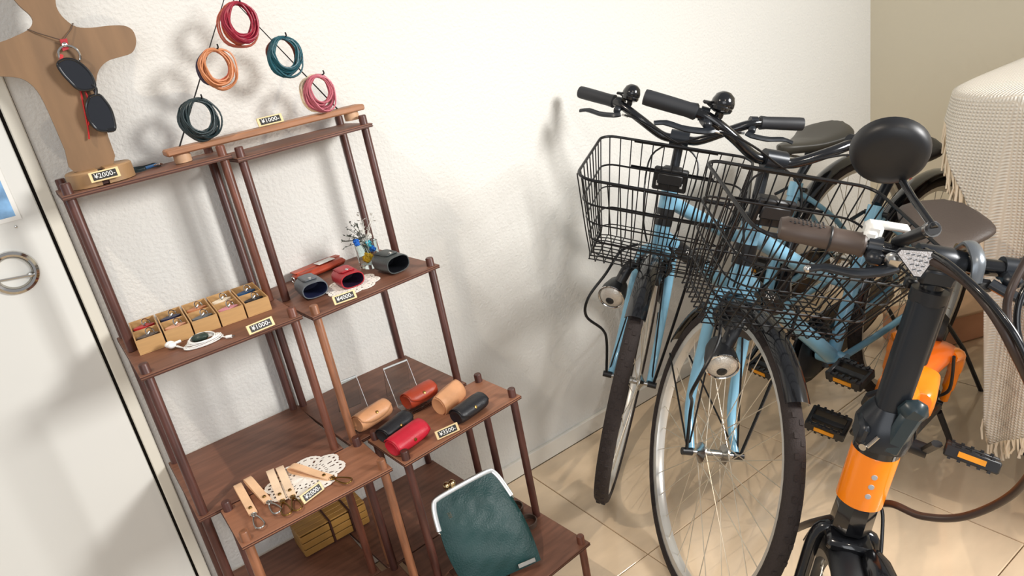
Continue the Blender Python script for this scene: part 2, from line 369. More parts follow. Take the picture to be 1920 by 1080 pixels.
for sgn in (-1, 1):
    ring = [bc+Vector((sgn*.006+sgn*.051*abs(math.cos(t))**.8, .053*math.sin(t), 0)) for t in [(-90+180*k/18)*PI/180 for k in range(19)]]
    mb = MB(); mb.loft([ring, [p+Vector((0, 0, .026)) for p in ring], [Vector((bc.x+sgn*.006+(p.x-bc.x-sgn*.006)*.95, bc.y+(p.y-bc.y)*.95, p.z+.0285)) for p in ring]]); mb.build('base_block', 'bust_base', e)
MB().box(bc+Vector((0, 0, .012)), (.012, .10, .022)).build('slot_bar', 'ply_edge', e)
# ---- neck cord + leather loop + ring, sunglasses
e = empty('leather_glasses_holder', aty(125, 80, YB-.014), 'red leather glasses holder with silver ring on a thin dark cord', 'glasses holder')
kn = aty(118, 76, YB-.014)
mb = MB(); 
for side in ([(53, 55), (70, 62), (95, 70)], [(137, 44), (133, 55), (124, 68)]):
    q = pl(side, YB-.0085); mb.tube([q[0]+Vector((0, .016, .001)), q[0], q[1]-Vector((0, .001, 0)), kn], .0009, 6)
mb.build('neck_cord', 'ringbrown', e)
tabp = pl([(112, 74), (126, 72), (129, 92), (118, 96)], YB-.018); MB().prism(tabp, (0, .006, 0)).build('leather_tab', 'darkred', e)
MB().lathe([(.0003, -.004), (.004, -.003), (.005, 0)], aty(121, 84, YB-.0185), (0, 1, 0), 14).build('snap', 'chrome', e)
rc = aty(130, 104, YB-.016); MB().torus(rc, .0165, .0022, (.2, 1, .15), 28).build('ring', 'chrome', e)
for q in ([(150, 165), (158, 205), (165, 240), (167, 261)], [(155, 162), (163, 180), (168, 205), (166, 235)]):
    MB().tube(cr(pl(q, YB-.012), 4), .003, 8, flat=.5).build('leather_strip', 'red', e)
MB().prism(pl([(113, 101), (119, 103), (118, 118), (111, 116)], YB-.018), (0, .002, 0)).build('leather_strip', 'red', e)
YS = YB-.026
e = empty('sunglasses', aty(165, 170, YS), 'black sunglasses hanging from the silver ring on the bust holder', 'sunglasses')
l1 = [(108, 120), (121, 111), (140, 113), (158, 125), (172, 142), (178, 163), (162, 169), (145, 166), (130, 152), (116, 136)]
l2 = [(166, 186), (172, 180), (186, 178), (198, 190), (208, 206), (214, 226), (215, 243), (198, 246), (181, 242), (168, 226), (162, 204)]
def shrink(l, k): cx = sum(p[0] for p in l)/len(l); cy = sum(p[1] for p in l)/len(l); return [(cx+(p[0]-cx)*k, cy+(p[1]-cy)*k) for p in l]
mb = MB()
for l in (l1, l2): mb.tube(cr(pl(l, YS), 4, True), .0024, 8, closed=True)
mb.tube(cr(pl([(172, 158), (180, 166), (180, 178)], YS), 3), .0028, 8)
mb.tube(cr([aty(213, 240, YS), aty(214, 243, YS+.02), aty(205, 225, YS+.01), aty(150, 120, YS+.012)], 6), .0018, 6)
mb.box(aty(208, 243, YS-.001), (.012, .005, .006))
mb.build('spectacle_frame', 'black_gloss', e)
for l in (l1, l2): MB().prism(cr(pl(shrink(l, .96), YS-.001), 3, True), (0, .0012, 0)).build('dark_lens', 'sun_lens', e)
# ---- plank stand with wire triangle and cord coils
YP = -.083
e = empty('cord_hook_stand', (0, YP, 1.159), 'light wooden plank stand with black wire triangle across the top shelves', 'display stand')
a, b_ = aty(312, 287, YP-.022), aty(687, 213, YP-.022); zz = 1.176
mb = MB(); L = b_.x-a.x; mb.box(((a.x+b_.x)/2, YP, zz+.0065), (L, .046, .013), bev=.003); mb.build('plank', 'plank_wood', e)
for u in ((345, 298), (663, 220)):
    q = aty(u[0], u[1], YP-.01)
    f = MB(); f.lathe([(.0002, 0), (.016, 0), (.0165, .008), (.016, zz-1.1585), (.0002, zz-1.1585)], (q.x, YP, 1.1588 if q.x < 0 else 1.1588), (0, 0, 1), 20); f.build('foot', 'pale_wood', e)
ya = YP+.006
Lb, Ap, Rb = aty(333, 270, ya), aty(424, -14, ya), aty(634, 204, ya)
Lb.z = zz+.01; Rb.z = zz+.01
MB().tube([Lb, Ap, Rb], .0016, 8).build('wire_triangle', 'black_wire', e)
hooks = [((445, 5), (450, 40), .040, ['coil_red']*7+['coil_rust']*2, 'deep red leather cord loops at the top of the wire triangle'),
         ((404, 92), (408, 128), .037, ['coil_tan']*6+['coil_rust']*2+['coil_plum']*2, 'tan leather cord loops on the left side of the triangle'),
         ((374, 185), (375, 223), .038, ['coil_green']*9, 'dark green leather cord loops lowest on the left'),
         ((530, 70), (536, 108), .0375, ['coil_teal']*5+['coil_brown']*4, 'teal and brown leather cord loops on the right side'),
         ((600, 140), (598, 174), .036, ['coil_pink']*6+['coil_cream']*3, 'pink and cream leather cord loops lowest on the right')]
def lrp(a, b_, t): return a+(b_-a)*t
for i, (hk, cc, rad, cols, lab) in enumerate(hooks):
    hp_ = aty(hk[0], hk[1], YP-.02)
    # foot of the hook on the wire, in the wire's plane
    seg = (Lb, Ap) if cc[0] < 440 else (Ap, Rb)
    t = min(1, max(0, (hp_.z-seg[0].z)/(seg[1].z-seg[0].z))); base = lrp(seg[0], seg[1], t)
    MB().tube(cr([base, base+Vector((0, -.02, 0)), Vector((hp_.x, YP-.038, hp_.z)), Vector((hp_.x, YP-.042, hp_.z+.008))], 4), .0015, 6).build('hook', 'black_wire', e)
    c = aty(cc[0], cc[1], YP-.025); g = empty('leather_cord_bundle', c, lab, 'leather cord', 'leather cord loops hung on the wire triangle')
    random.seed(11+i)
    cols = [c_ for c_ in cols for _ in (0, 1)][:17]
    for k, col in enumerate(cols):
        rr = rad*random.uniform(.76, 1.04); sq = random.uniform(.74, .98); dy = -.011+.022*k/len(cols); rot = random.uniform(-.25, .25); off = -random.uniform(0, .35)*rad*.3; dx = random.uniform(-.004, .004)
        turns = 2; pts = []
        for q in range(28*turns):
            t = 2*PI*q/28; r1 = rr*(1+.035*math.sin(3*t+k)+.03*math.sin(q/28*PI)+ .02*math.sin(5*t+k*2))
            x, z = r1*sq*math.cos(t), r1*math.sin(t)
            x, z = x*math.cos(rot)-z*math.sin(rot), x*math.sin(rot)+z*math.cos(rot)
            pts.append(Vector((c.x+x+dx, c.y+dy+.003*math.sin(t+k)+.003*math.sin(t/2), hp_.z+.0 - rad + z+(rad-rr)*.9)))
        MB().tube(pts, .00175, 6, closed=True).build('cord', col, g)
# ---- bracelets on the top shelf
e = empty('cord_bracelet', atz(282, 318, 1.159), 'dark blue cord bracelet with silver clasp lying on the top shelf', 'bracelet')
q0 = atz(278, 317, 1.161); q0 = Vector((-.262, -.045, 1.161))
mb = MB()
for k in range(4): mb.tube([q0+Vector((math.cos(2*PI*i/24)*(.036-k*.002), math.sin(2*PI*i/24)*(.022+k*.001), .0012*k+.001*math.sin(i))) for i in range(24)], .0012, 6, closed=True)
mb.build('cord', 'coil_green', e); MB().torus(q0+Vector((.028, -.02, .003)), .009, .0014, (0, .2, 1), 20).build('clasp', 'chrome', e)
MB().tube([q0+Vector((.005, -.024, .003)), q0+Vector((.026, -.022, .004))], .003, 8).build('blue_wrap', 'blue', e)
# ---- boxes with key rings
A0 = atz(262, 668, .844); A1 = atz(512, 580, .844); nb = 5; DX = (A1-A0)/nb; dep = .138; hb = .028
dY = Vector((-DX.y, DX.x, 0)).normalized()*dep
fills = [('red', 'bright red heart shaped'), ('ringbrown', 'dark ring shaped'), ('navy', 'navy blue'), ('peach', 'peach'), ('coil_tan', 'tan and black'), ('greyleather', 'grey and black'), ('cream', 'cream white'), ('pink', 'pink'), ('blue', 'teal blue'), ('blackleather', 'black')]
pos_w = ['leftmost', 'second from left', 'middle', 'fourth from left', 'rightmost']
for i in range(nb):
    o0 = A0+DX*i+DX*.03; X = DX*.94; c = o0+X/2+dY/2; t = .0022
    g = empty('partitioned_box', (c.x, c.y, .845), 'open two-part kraft wood box of key rings, %s of the row of five' % pos_w[i], 'box', 'small kraft wood boxes in a row on the second shelf')
    ux = X.normalized(); uy = dY.normalized(); rt = Matrix((ux, uy, Vector((0, 0, 1)))).transposed()
    mb = MB(); wX = X.length
    mb.box(c+Vector((0, 0, .0015)), (wX, dep, .002), rt)
    for q in (-1, 1): mb.box(c+ux*q*(wX/2-t/2)+Vector((0, 0, hb/2+.002)), (t, dep, hb), rt)
    for q in (-1, 0, 1): mb.box(c+uy*q*(dep/2-t/2)+Vector((0, 0, hb/2+.002)), (wX-2*t, t, hb-(.003 if q == 0 else 0)), rt)
    mb.build('box_wall', 'bamboo', g)
    for q in (-1, 1): MB().box(c+uy*q*dep/4+Vector((0, 0, .009)), (wX-2*t-.001, dep/2-2*t, .01), rt, bev=.002).build('compartment_shade', 'box_shade', g)  # dark block added as the shadow inside each compartment
    for q in (0, 1):
        col, nm = fills[i*2+(0 if q == 1 else 1)]
        cc = c+uy*(dep/4)*(1 if q else -1)+Vector((0, 0, .018))
        k = empty('key_ring', cc, '%s leather key ring in the %s compartment of the %s box' % (nm, 'rear' if q else 'front', pos_w[i]), 'key ring', 'leather key rings in the small boxes')
        pts = [cc+ux*(.016*math.cos(a_)*(1+.25*math.cos(2*a_)))+uy*(.010*math.sin(a_)*(1+.2*math.sin(a_)))+Vector((0, 0, .002)) for a_ in [2*PI*z_/18 for z_ in range(18)]]
        MB().prism(pts, (0, 0, .004)).build('leather_piece', col, k)
        MB().torus(cc+ux*.006+uy*.004+Vector((0, 0, .010)), .0088, .0011, (.5, -.6, .5), 20, 6).build('split_ring', 'chrome', k)
        MB().tube([cc+Vector((0, 0, .007)), cc+ux*.006+Vector((0, 0, .012))], .0022, 8).build('clip', 'chrome', k)
# ---- earphones
e = empty('earphones', (-.29, -.235, .845), 'coiled white wired earphones held by a dark green leather keeper', 'earphones')
random.seed(5); q0 = atz(382, 641, .848)
mb = MB()
for k in range(7): mb.tube([q0+Vector((math.cos(2*PI*i/28)*(.036-k*.0022)+.0*k, math.sin(2*PI*i/28)*(.015+k*.0012), .0016*k+.002*math.sin(2*PI*i/28+k))) for i in range(28)], .00125, 6, closed=True)
w0 = atz(345, 652, .848); w1 = atz(318, 651, .849)
mb.tube(cr([q0+Vector((-.034, 0, .003)), w0+Vector((.006, .004, .002)), w0, w1+Vector((.01, .002, 0))], 5), .0013, 6); mb.tube(cr([q0+Vector((-.03, -.008, .002)), w0+Vector((0, -.005, .001)), w1+Vector((.008, -.004, 0))], 5), .0013, 6)
j1 = atz(424, 632, .848); mb.tube(cr([q0+Vector((.034, .004, .004)), (q0+j1)/2+Vector((.01, .004, .003)), j1], 5), .0012, 6)
mb.build('wire', 'white', e)
mb = MB(); mb.sphere(w1+Vector((.002, 0, .005)), .0078, 12, (1.2, 1, .85)); mb.sphere(w1+Vector((.004, -.007, .004)), .0068, 12, (1.2, 1, .85)); mb.tube([w1+Vector((.004, 0, .004)), w1+Vector((.022, .003, .003))], .0028, 8); mb.build('earbud', 'white', e)
mb = MB(); d = (atz(442, 629, .848)-j1).normalized(); mb.tube([j1, j1+d*.011], .0032, 8); mb.build('plug', 'white', e); MB().tube([j1+d*.011, j1+d*.017], .0016, 8).build('plug_tip', 'steel', e)
MB().box(atz(378, 640, .848)+Vector((0, .002, .008)), (.030, .020, .013), Matrix.Rotation(R(-10), 3, 'Z'), bev=.005).build('leather_keeper', 'darkgreen', e)
# ---- doilies
def doily(c, rad, petals, label, sy=1.0, rings=14):
    n = petals*16; mb = MB(); vs = []; fs = []
    def P(i, k):
        t = 2*PI*k/n; fr_ = i/rings; sc_ = 1-.13*(1-abs(math.sin(petals*t/2)))*fr_
        if i == rings: sc_ += .022*abs(math.sin(petals*t*3))
        return (c[0]+rad*fr_*sc_*math.cos(t), c[1]+rad*sy*fr_*sc_*math.sin(t), c[2]+.0006+.0004*math.sin(5*t))
    idx = {}
    for i in range(1, rings+1):
        for k in range(n): idx[i, k] = len(vs); vs.append(P(i, k))
    vs.append((c[0], c[1], c[2]+.0006)); cc = len(vs)-1
    for i in range(1, rings):
        for k in range(n):
            ph = k % 16
            if i in (7, 12) and k % 4 in (1, 2): continue
            if i in (9, 10) and ph in (2, 3, 12, 13) : continue
            if i == 5 and k % 8 in (1, 2, 3): continue
            fs.append((idx[i, k], idx[i, (k+1) % n], idx[i+1, (k+1) % n], idx[i+1, k]))
    for k in range(n): fs.append((cc, idx[1, k], idx[1, (k+1) % n]))
    mb.add(vs, fs); o = mb.build('doily', 'lace', None, 0)
    md = o.modifiers.new('thick', 'SOLIDIFY'); md.thickness = .0011; md.offset = 1
    return tag(o, label, 'doily')
doily(atz(573, 895, .5354), .081, 8, 'white lace doily under the pale key straps', .86)
doily(atz(660, 535, .8335), .062, 8, 'white lace doily partly hidden under the red pouch', .95)
# ---- key straps with clasps
def strap(p0, p1, z, col, metal, label, lift=.012, wd=.0155):
    a = atz(*p0, z); b_ = atz(*p1, z); d = (b_-a); L = d.length; d.normalize(); s_ = Vector((-d.y, d.x, 0)); U = Vector((0, 0, 1))
    e = empty('key_strap', (a+b_)/2, label, 'key strap', 'pale leather key straps with metal clasps')
    ls = L*.68; prof = cr([a+d*ls+U*.0035, a+d*ls*.6+U*(lift*.55), a+d*ls*.15+U*lift, a+U*(lift*.6), a+d*ls*.12+U*.0012, a+d*ls*.6+U*.0012, a+d*ls+U*.0012], 5)
    mb = MB(); rg = []
    for p in prof: rg.append(p)
    th = .0011; n = len(rg); vs = []; fs = []
    for i, p in enumerate(rg):
        t = (rg[min(i+1, n-1)]-rg[max(i-1, 0)]).normalized(); nn = s_.cross(t)
        for q, w2 in ((1, 1), (-1, 1), (-1, -1), (1, -1)): vs.append(p+s_*q*wd/2+nn*w2*th)
    for i in range(n-1):
        for k in range(4): fs.append((i*4+k, i*4+(k+1) % 4, (i+1)*4+(k+1) % 4, (i+1)*4+k))
    fs += [(0, 1, 2, 3), ((n-1)*4+3, (n-1)*4+2, (n-1)*4+1, (n-1)*4)]
    mb.add(vs, fs); mb.build('leather_loop', col, e)
    r0 = a+d*ls*.86+U*.0072; MB().lathe([(.0003, .0015), (.003, .0012), (.0038, -.001)], r0, (0, 0, 1), 14).build('rivet', 'brass', e)
    MB().box(a+d*(ls+.0035)+U*.003, (.006, wd*.75, .004), Matrix((d, s_, U)).transposed(), bev=.001).build('strap_end', col, e)
    m0 = a+d*(ls+.010)+U*.004
    mb = MB(); mb.tube([m0-d*.004, m0+d*.004], .0032, 8); mb.torus(m0-d*.003, .0045, .0012, (d.x*.2, d.y*.2, 1), 16, 6); mb.build('swivel', metal, e)
    hc = a+d*(ls+.010+(L-ls-.01)*.55)+U*.0038; hl = (L-ls-.008)*.5
    pts = [hc+d*(-hl), hc+d*(-hl*.3)+s_*.0062, hc+d*(hl*.7)+s_*.0085, hc+d*hl+s_*.003, hc+d*hl-s_*.003, hc+d*(hl*.7)-s_*.0085, hc+d*(-hl*.3)-s_*.0062]
    MB().tube(cr(pts, 4, True), .0017, 8, closed=True).build('clasp', metal, e)
Z = .5368
strap((447, 915), (490, 990), Z, 'strap2', 'steel', 'pale key strap with silver clasp, leftmost of the five')
strap((465, 903), (522, 962), Z, 'strap2', 'steel', 'pale key strap with silver clasp, second from the left')
strap((508, 888), (540, 966), Z, 'strap', 'brass', 'cream key strap with brass clasp, third from the left')
strap((526, 882), (560, 957), Z, 'strap', 'brass', 'cream key strap with brass clasp, right of the third one')
strap((546, 884), (656, 905), Z, 'strap2', 'brass', 'pale key strap lying sideways with its clasp pointing right', .016)
# ---- pouches on the second shelf
def pouch(cpx, z, ang, wd, dp, ht, col, inner, label, flapw=.55):
    c = atz(*cpx, z); c = Vector((c.x, c.y, z+.001)); rt = Matrix.Rotation(R(ang), 3, 'Z')
    e = empty('leather_pouch', c, label, 'pouch', 'leather pouches with snap flaps on the second shelf')
    n = 28
    def ring(y, k, g=0):
        pts = []
        for i in range(n):
            t = 2*PI*i/n; x_ = math.copysign(abs(math.cos(t))**.72, math.cos(t))*(wd/2*k-g); z_ = math.copysign(abs(math.sin(t))**.8, math.sin(t))*(ht/2*k-g)
            pts.append(c+rt@Vector((x_, y, z_+ht/2)))
        return pts
    rings = [ring(dp*.5, .55), ring(dp*.47, .8), ring(dp*.3, .97), ring(0, 1), ring(-dp*.35, .97), ring(-dp*.5, .95), ring(-dp*.5, .95, .002), ring(-dp*.3, .95, .002), ring(dp*.3, .9, .002)]
    mb = MB(); mb.loft(rings[:7]); mb.f = mb.f[:-1]; mb.mi = mb.mi[:-1]; mb.build('pouch_body', col, e)
    mb = MB(); mb.loft(rings[6:], caps=False); mb.add(rings[8], [tuple(range(n))]); mb.build('dark_lining', inner, e)
    # flap over the top
    fp = []
    for k in range(9):
        y = dp*(.42-.72*k/8); ww = wd*flapw/2*(1 if k < 7 else (.92 if k == 7 else .7)); row = []
        for q in range(7):
            x_ = -ww+2*ww*q/6; zz_ = ht/2+ht/2*math.sqrt(max(0, 1-(abs(x_)/(wd/2))**2.6))*(.88 if k == 0 else 1)+.0018
            row.append(c+rt@Vector((x_, y, zz_)))
        fp.append(row)
    mb = MB(); mb.loft(fp, closed_ring=False, caps=False); o = mb.build('flap', col, e); md = o.modifiers.new('t', 'SOLIDIFY'); md.thickness = .002; md.offset = 0
    MB().lathe([(.0003, .0025), (.0035, .002), (.0045, 0)], c+rt@Vector((0, -dp*.2, ht+.0025)), (0, 0, 1), 14).build('snap', 'chrome', e)
pouch((586, 551), .834, -4,   .058, .078, .036, 'greyleather', 'navy', 'grey leather snap pouch at the left front of the second shelf')
pouch((654, 533), .834, -2, .055, .074, .034, 'darkred', 'coil_plum', 'dark red leather snap pouch in the middle of the second shelf', .62)
pouch((734, 507), .834, 6, .060, .076, .040, 'charcoal', 'blackleather', 'charcoal leather snap pouch in front of the glass vase')
# long red case at the back with a card
e = empty('glasses_case', (0, -.13, .834), 'long rust red leather case lying behind the pouches', 'case')
a, b_ = atz(556, 528, .836), atz(642, 492, .836); d = (b_-a).normalized(); s_ = Vector((-d.y, d.x, 0)); rt = Matrix((d, s_, Vector((0, 0, 1)))).transposed(); cc = (a+b_)/2+Vector((0, 0, .009))
MB().box(cc, ((b_-a).length, .05, .016), rt, bev=.007).build('case_body', 'caseterra', e)
MB().box(cc+s_*.012+Vector((0, 0, .0085)), ((b_-a).length*.98, .024, .003), rt, bev=.001).build('flap', 'coil_rust', e)
MB().torus(a-d*.006+Vector((0, 0, .006)), .007, .0016, d, 16, 6).build('metal_end', 'steel', e)
tag(MB().box(cc+d*.018+Vector((0, 0, .0112)), (.044, .026, .0006), rt).build('paper_card', 'paper', None, 0), 'small white paper card on the rust red case', 'card')
# ---- glass vase with dried flowers
vb = atz(697, 499, .834); vb = Vector((vb.x, vb.y, .834))
e = empty('glass_vase', vb, 'small square glass vase of dried flowers at the back of the second shelf', 'vase')
mb = MB(); rt = Matrix.Rotation(R(22), 3, 'Z')
def sq(hw, z): return [vb+rt@Vector((hw*math.copysign(abs(math.cos(t))**.35, math.cos(t)), hw*math.copysign(abs(math.sin(t))**.35, math.sin(t)), z)) for t in [2*PI*k/24 for k in range(24)]]
mb.loft([sq(.0205, .0005), sq(.021, .003), sq(.021, .060), sq(.0185, .060), sq(.018, .010), sq(.001, .009)]); mb.build('vase_body', 'glass', e)
fe = empty('dried_flowers', vb+Vector((0, 0, .012)), 'dried flowers in yellow, blue and teal with grey sprigs in the vase', 'flowers')
random.seed(3)
def puff(c, r_, m_, nm, n=26):
    mb = MB(); mb.sphere(c, r_*.7, 10)
    for k in range(n):
        d_ = Vector((random.gauss(0, 1), random.gauss(0, 1), random.gauss(0, 1))).normalized(); mb.sphere(Vector(c)+d_*r_*.75, r_*.32, 6)
    return mb.build(nm, m_, fe)
puff(vb+Vector((-.006, -.006, .025)), .0125, 'yellowflower', 'flower_head'); puff(vb+Vector((-.022, -.004, .066)), .009, 'blueflower', 'flower_head')
puff(vb+Vector((.006, .004, .052)), .010, 'tealflower', 'flower_head'); puff(vb+Vector((.012, -.002, .040)), .008, 'blueflower', 'flower_head'); puff(vb+Vector((.012, .006, .068)), .009, 'drypale', 'flower_head'); puff(vb+Vector((-.003, .006, .078)), .010, 'drypale', 'flower_head')
for k in range(16):
    a_ = random.uniform(.55, 1.25)*PI if k < 11 else random.uniform(.1, .5)*PI
    tip = vb+Vector((math.cos(a_)*random.uniform(.02, .052), random.uniform(-.012, .02), .062+math.sin(a_)*.02+random.uniform(0, .045)))
    rt_ = vb+Vector((random.uniform(-.006, .006), random.uniform(-.006, .006), .018))
    st = cr([rt_, vb+Vector((0, 0, .058))+(tip-vb-Vector((0, 0, .058)))*.25, tip], 5); mb = MB(); mb.tube(st, .0006, 5)
    col = 'dryleaf' if k < 11 else 'drypale'
    for q in range(6):
        p = st[-1-q] if q < len(st)-3 else st[-3]; dd = Vector((random.uniform(-1, 1), random.uniform(-1, 1), random.uniform(-.2, 1))).normalized()*.009
        sd = dd.cross(Vector((.3, .5, .8))).normalized()*.0026; mb.add([p, p+dd*.5+sd, p+dd, p+dd*.5-sd, p+dd*.5+Vector((0, 0, .0008))], [(0, 1, 4), (1, 2, 4), (2, 3, 4), (3, 0, 4)])
    mb.build('sprig', col, fe, 0)
# ---- acrylic stands
def easel(p0, p1, z, h_, label):
    a, b_ = atz(*p0, z), atz(*p1, z); X = (b_-a); L = X.length; X.normalize(); Y = Vector((-X.y, X.x, 0)); U = Vector((0, 0, 1))
    e = empty('acrylic_stand', (a+b_)/2, label, 'acrylic stand', 'clear acrylic display stands'); t = .0022
    c = (a+b_)/2; rt = Matrix((X, Y, U)).transposed()
    lean = Matrix.Rotation(R(-24), 3, 'X'); r2 = rt@lean; up = r2@U
    MB().box(c+Y*.03+up*h_/2+U*.002, (L, t, h_), r2).build('back_panel', 'acrylic', e)
    top = c+Y*.03+up*h_; back = c+Y*(.03+h_*.75)
    r3 = rt@Matrix.Rotation(math.atan2((back-top).dot(Y), h_*.91), 3, 'X'); dn = (top-Vector((back.x, back.y, z)))
    MB().box((top+Vector((back.x, back.y, z)))/2+U*.002, (L, t, dn.length), r3).build('rear_leg', 'acrylic', e)
    MB().tube([top-X*L/2, top+X*L/2], .0022, 8).build('top_bend_glint', 'acrylic_glint', e)  # pale tube painted as the highlight along the bend
    for q in (-1, 1): MB().box(c+Y*.03+X*q*L/2+up*h_/2+U*.002, (.0009, t+.0004, h_), r2).build('panel_edge_glint', 'acrylic_glint', e)  # pale strips added as highlights down the panel sides
    MB().box(c+U*.0025+Y*.012, (L, .05, t), rt).build('ledge', 'acrylic', e)
    MB().box(c-Y*.013+U*.007, (L, t, .01), rt).build('front_lip', 'acrylic', e)
easel((662, 806), (704, 788), .536, .095, 'clear acrylic stand behind the tan rolled purse')
easel((756, 775), (800, 756), .536, .095, 'clear acrylic stand behind the terracotta rolled purse')
# ---- rolled purses with curved flap
def purse(cpx, z, ang, L, r_, col, label, lift=0, tilt=0, flap=True):
    c = atz(*cpx, z); c = Vector((c.x, c.y, z+r_*.82+lift)); rt = Matrix.Rotation(R(ang), 3, 'Z')@Matrix.Rotation(R(tilt), 3, 'X')
    e = empty('rolled_purse', (c.x, c.y, z+lift), label, 'purse', 'small rolled leather purses with snap flaps'); n = 24
    def rg(x, k): return [c+rt@Vector((x, math.cos(t)*r_*k*1.08, math.sin(t)*r_*k*.84)) for t in [2*PI*i/n for i in range(n)]]
    mb = MB(); mb.loft([rg(-L/2+.004, .45), rg(-L/2+.001, .70), rg(-L/2, .86), rg(-L/2+.006, .97), rg(-L/4, 1.02), rg(0, 1.04), rg(L/4, 1.02), rg(L/2-.006, .97), rg(L/2, .86), rg(L/2-.001, .7), rg(L/2-.004, .45)]); mb.build('purse_body', col, e)
    rows = []
    for i in range(17):
        x = -L/2+.001+(L-.002)*i/16; u_ = abs(2*i/16-1); a0 = R(160); a1 = R(-118+26*(1-u_**2)*-1 if False else (-8+62*u_**2.6)) ; row = []
        a_end = R(232+ -0)-0
        lo = R(205-38*u_**2.4)      # front edge angle measured from +y over the top to -y
        k_ = 1.09 if u_ < .85 else 1.04
        for q in range(13):
            t = R(15)+(lo-R(15))*q/12; row.append(c+rt@Vector((x, math.cos(t)*r_*k_*1.08, math.sin(t)*r_*k_*.84)))
        rows.append(row)
    mb = MB(); mb.loft(rows, closed_ring=False, caps=False); o = mb.build('flap', col, e); md = o.modifiers.new('t', 'SOLIDIFY'); md.thickness = .0016; md.offset = 0
    t = R(163); p = c+rt@Vector((0, math.cos(t)*r_*1.2, math.sin(t)*r_*.98)); nrm = rt@Vector((0, math.cos(t), math.sin(t)*1.2))
    MB().lathe([(.0003, .002), (.0032, .0016), (.004, -.001)], p, nrm, 14).build('snap', 'brass', e)
purse((703, 796), .533, 12, 0.083, 0.0234, 'casetan', 'light tan rolled purse on the left acrylic stand', .004, -20)
purse((744, 811), .531, 20, 0.081, 0.0188, 'blackleather', 'black rolled purse directly behind the crimson one', 0, -5)
purse((768, 833), .531, 14, 0.090, 0.0211, 'casecrimson', 'crimson red rolled purse at the front left', 0, 10)
purse((791, 758), .533, 8, 0.076, 0.0228, 'caseterra', 'terracotta red rolled purse on the right acrylic stand', .006, -16)
purse((844, 758), .531, 24, 0.081, 0.0217, 'casetan', 'tan rolled purse lying on its side between terracotta and black', 0, 70)
purse((883, 778), .531, 12, 0.083, 0.0205, 'blackleather', 'black rolled purse nearest the right edge of the shelf', 0, -8)
# ---- green kiss lock bag on the lower board
BL, BR, TR, TL = Vector((-.003, -.500, .207)), Vector((.162, -.542, .207)), Vector((.166, -.412, .382)), Vector((.004, -.404, .382))
e = empty('kiss_lock_bag', (.08, -.50, .202), 'dark green leather bag with silver clasp frame leaning on the lower board', 'bag')
def bag_pt(u_, v_, off):      # u 0..1 across, v 0..1 up
    p = (BL*(1-u_)+BR*u_)*(1-v_)+(TL*(1-u_)+TR*u_)*v_; n_ = (BR-BL).cross(TL-BL).normalized()
    if n_.y > 0: n_ = -n_
    X = (BR-BL).normalized(); wide = (.010*math.sin(PI*min(1, v_*1.15))-.004*(v_ > .9))*(2*u_-1)
    return p+n_*off+X*wide
nu, nv = 22, 26
def bag_side(sgn):
    rows = []
    for j in range(nv+1):
        v_ = j/nv; row = []
        for i in range(nu+1):
            u_ = i/nu; ex = abs(2*u_-1); f_ = (1-ex**3.2)*(1-abs(2*v_-.95)**3.2*.85 if abs(2*v_-.95) < 1.05 else .1)
            wr_ = (.0018*math.sin(u_*22+v_*7)+.0012*math.sin(u_*41-v_*13))*f_*max(0, v_-.45)*1.6+(.0014*math.sin(v_*19+u_*8)+.0008*math.sin(v_*37-u_*21))*f_
            row.append(bag_pt(u_, v_, sgn*(.003+.019*max(0, f_)*(1.1-.45*v_))+wr_))
        rows.append(row)
    return rows
mb = MB(); F_ = bag_side(1); B_ = bag_side(-1); rings = []
for j in range(nv+1): rings.append(F_[j]+B_[j][::-1])
mb.loft(rings); mb.build('bag_body', 'bag_green', e, 60)
fr_ = []
for q in (.0, .02): pass
pth = [bag_pt(-.005, .69, 0), bag_pt(-.012, .86, 0), bag_pt(.0, .965, 0), bag_pt(.06, 1.005, 0), bag_pt(.3, 1.015, 0), bag_pt(.7, 1.015, 0), bag_pt(.94, 1.005, 0), bag_pt(1.0, .965, 0), bag_pt(1.012, .86, 0), bag_pt(1.005, .69, 0)]
nn = (BR-BL).cross(TL-BL).normalized(); nn = -nn if nn.y > 0 else nn
for q, nm in ((1, .0045), (-1, .0045)):
    MB().tube([p+nn*q*nm for p in cr(pth, 5)], .0052, 8, flat=.6, flatdir=nn).build('clasp_frame', 'brushed' if q < 0 else 'silverframe' if False else 'white_metal' if False else 'framesilver', e) if 'framesilver' in M else (mat('framesilver', (222, 224, 224), .3, .55), MB().tube([p+nn*q*nm for p in cr(pth, 5)], .0052, 8, flat=.6, flatdir=nn).build('clasp_frame', 'framesilver', e))
for q in (-1, 1):
    p = bag_pt(.32+q*.040, 1.055, 0)+nn*q*.004; mb = MB(); mb.sphere(p+(TL-BL).normalized()*.005, .0084, 16); mb.tube([bag_pt(.30, 1.015, 0)+nn*q*.004, p], .002, 8); mb.build('kiss_ball', 'gold', e)
for u_ in (0, 1): MB().torus(bag_pt(u_*1.02-.01, .67, 0), .0045, .0015, (1, 0, .2), 14, 6).build('hinge_ring', 'chrome', e)
rt = Matrix(((BR-BL).normalized(), -nn, ((BR-BL).normalized().cross(-nn)))).transposed()
MB().box(bag_pt(.80, .045, .0185), (.040, .0018, .009), rt, bev=.0006).build('metal_plate', 'brushed', e)
mb = MB(); cpt = bag_pt(.17, .80, .0135)
for i in range(5):
    for j in range(4-i % 2): mb.sphere(cpt+(BR-BL).normalized()*(.0022*(j+.5*(i % 2))-.003)+(TL-BL).normalized()*(.0026*i-.005), .0007, 6)
mb.build('gold_stamp', 'gold', e)
e = empty('acrylic_stand', (.02, -.50, .202), 'clear acrylic stand at the left edge of the green bag', 'acrylic stand')
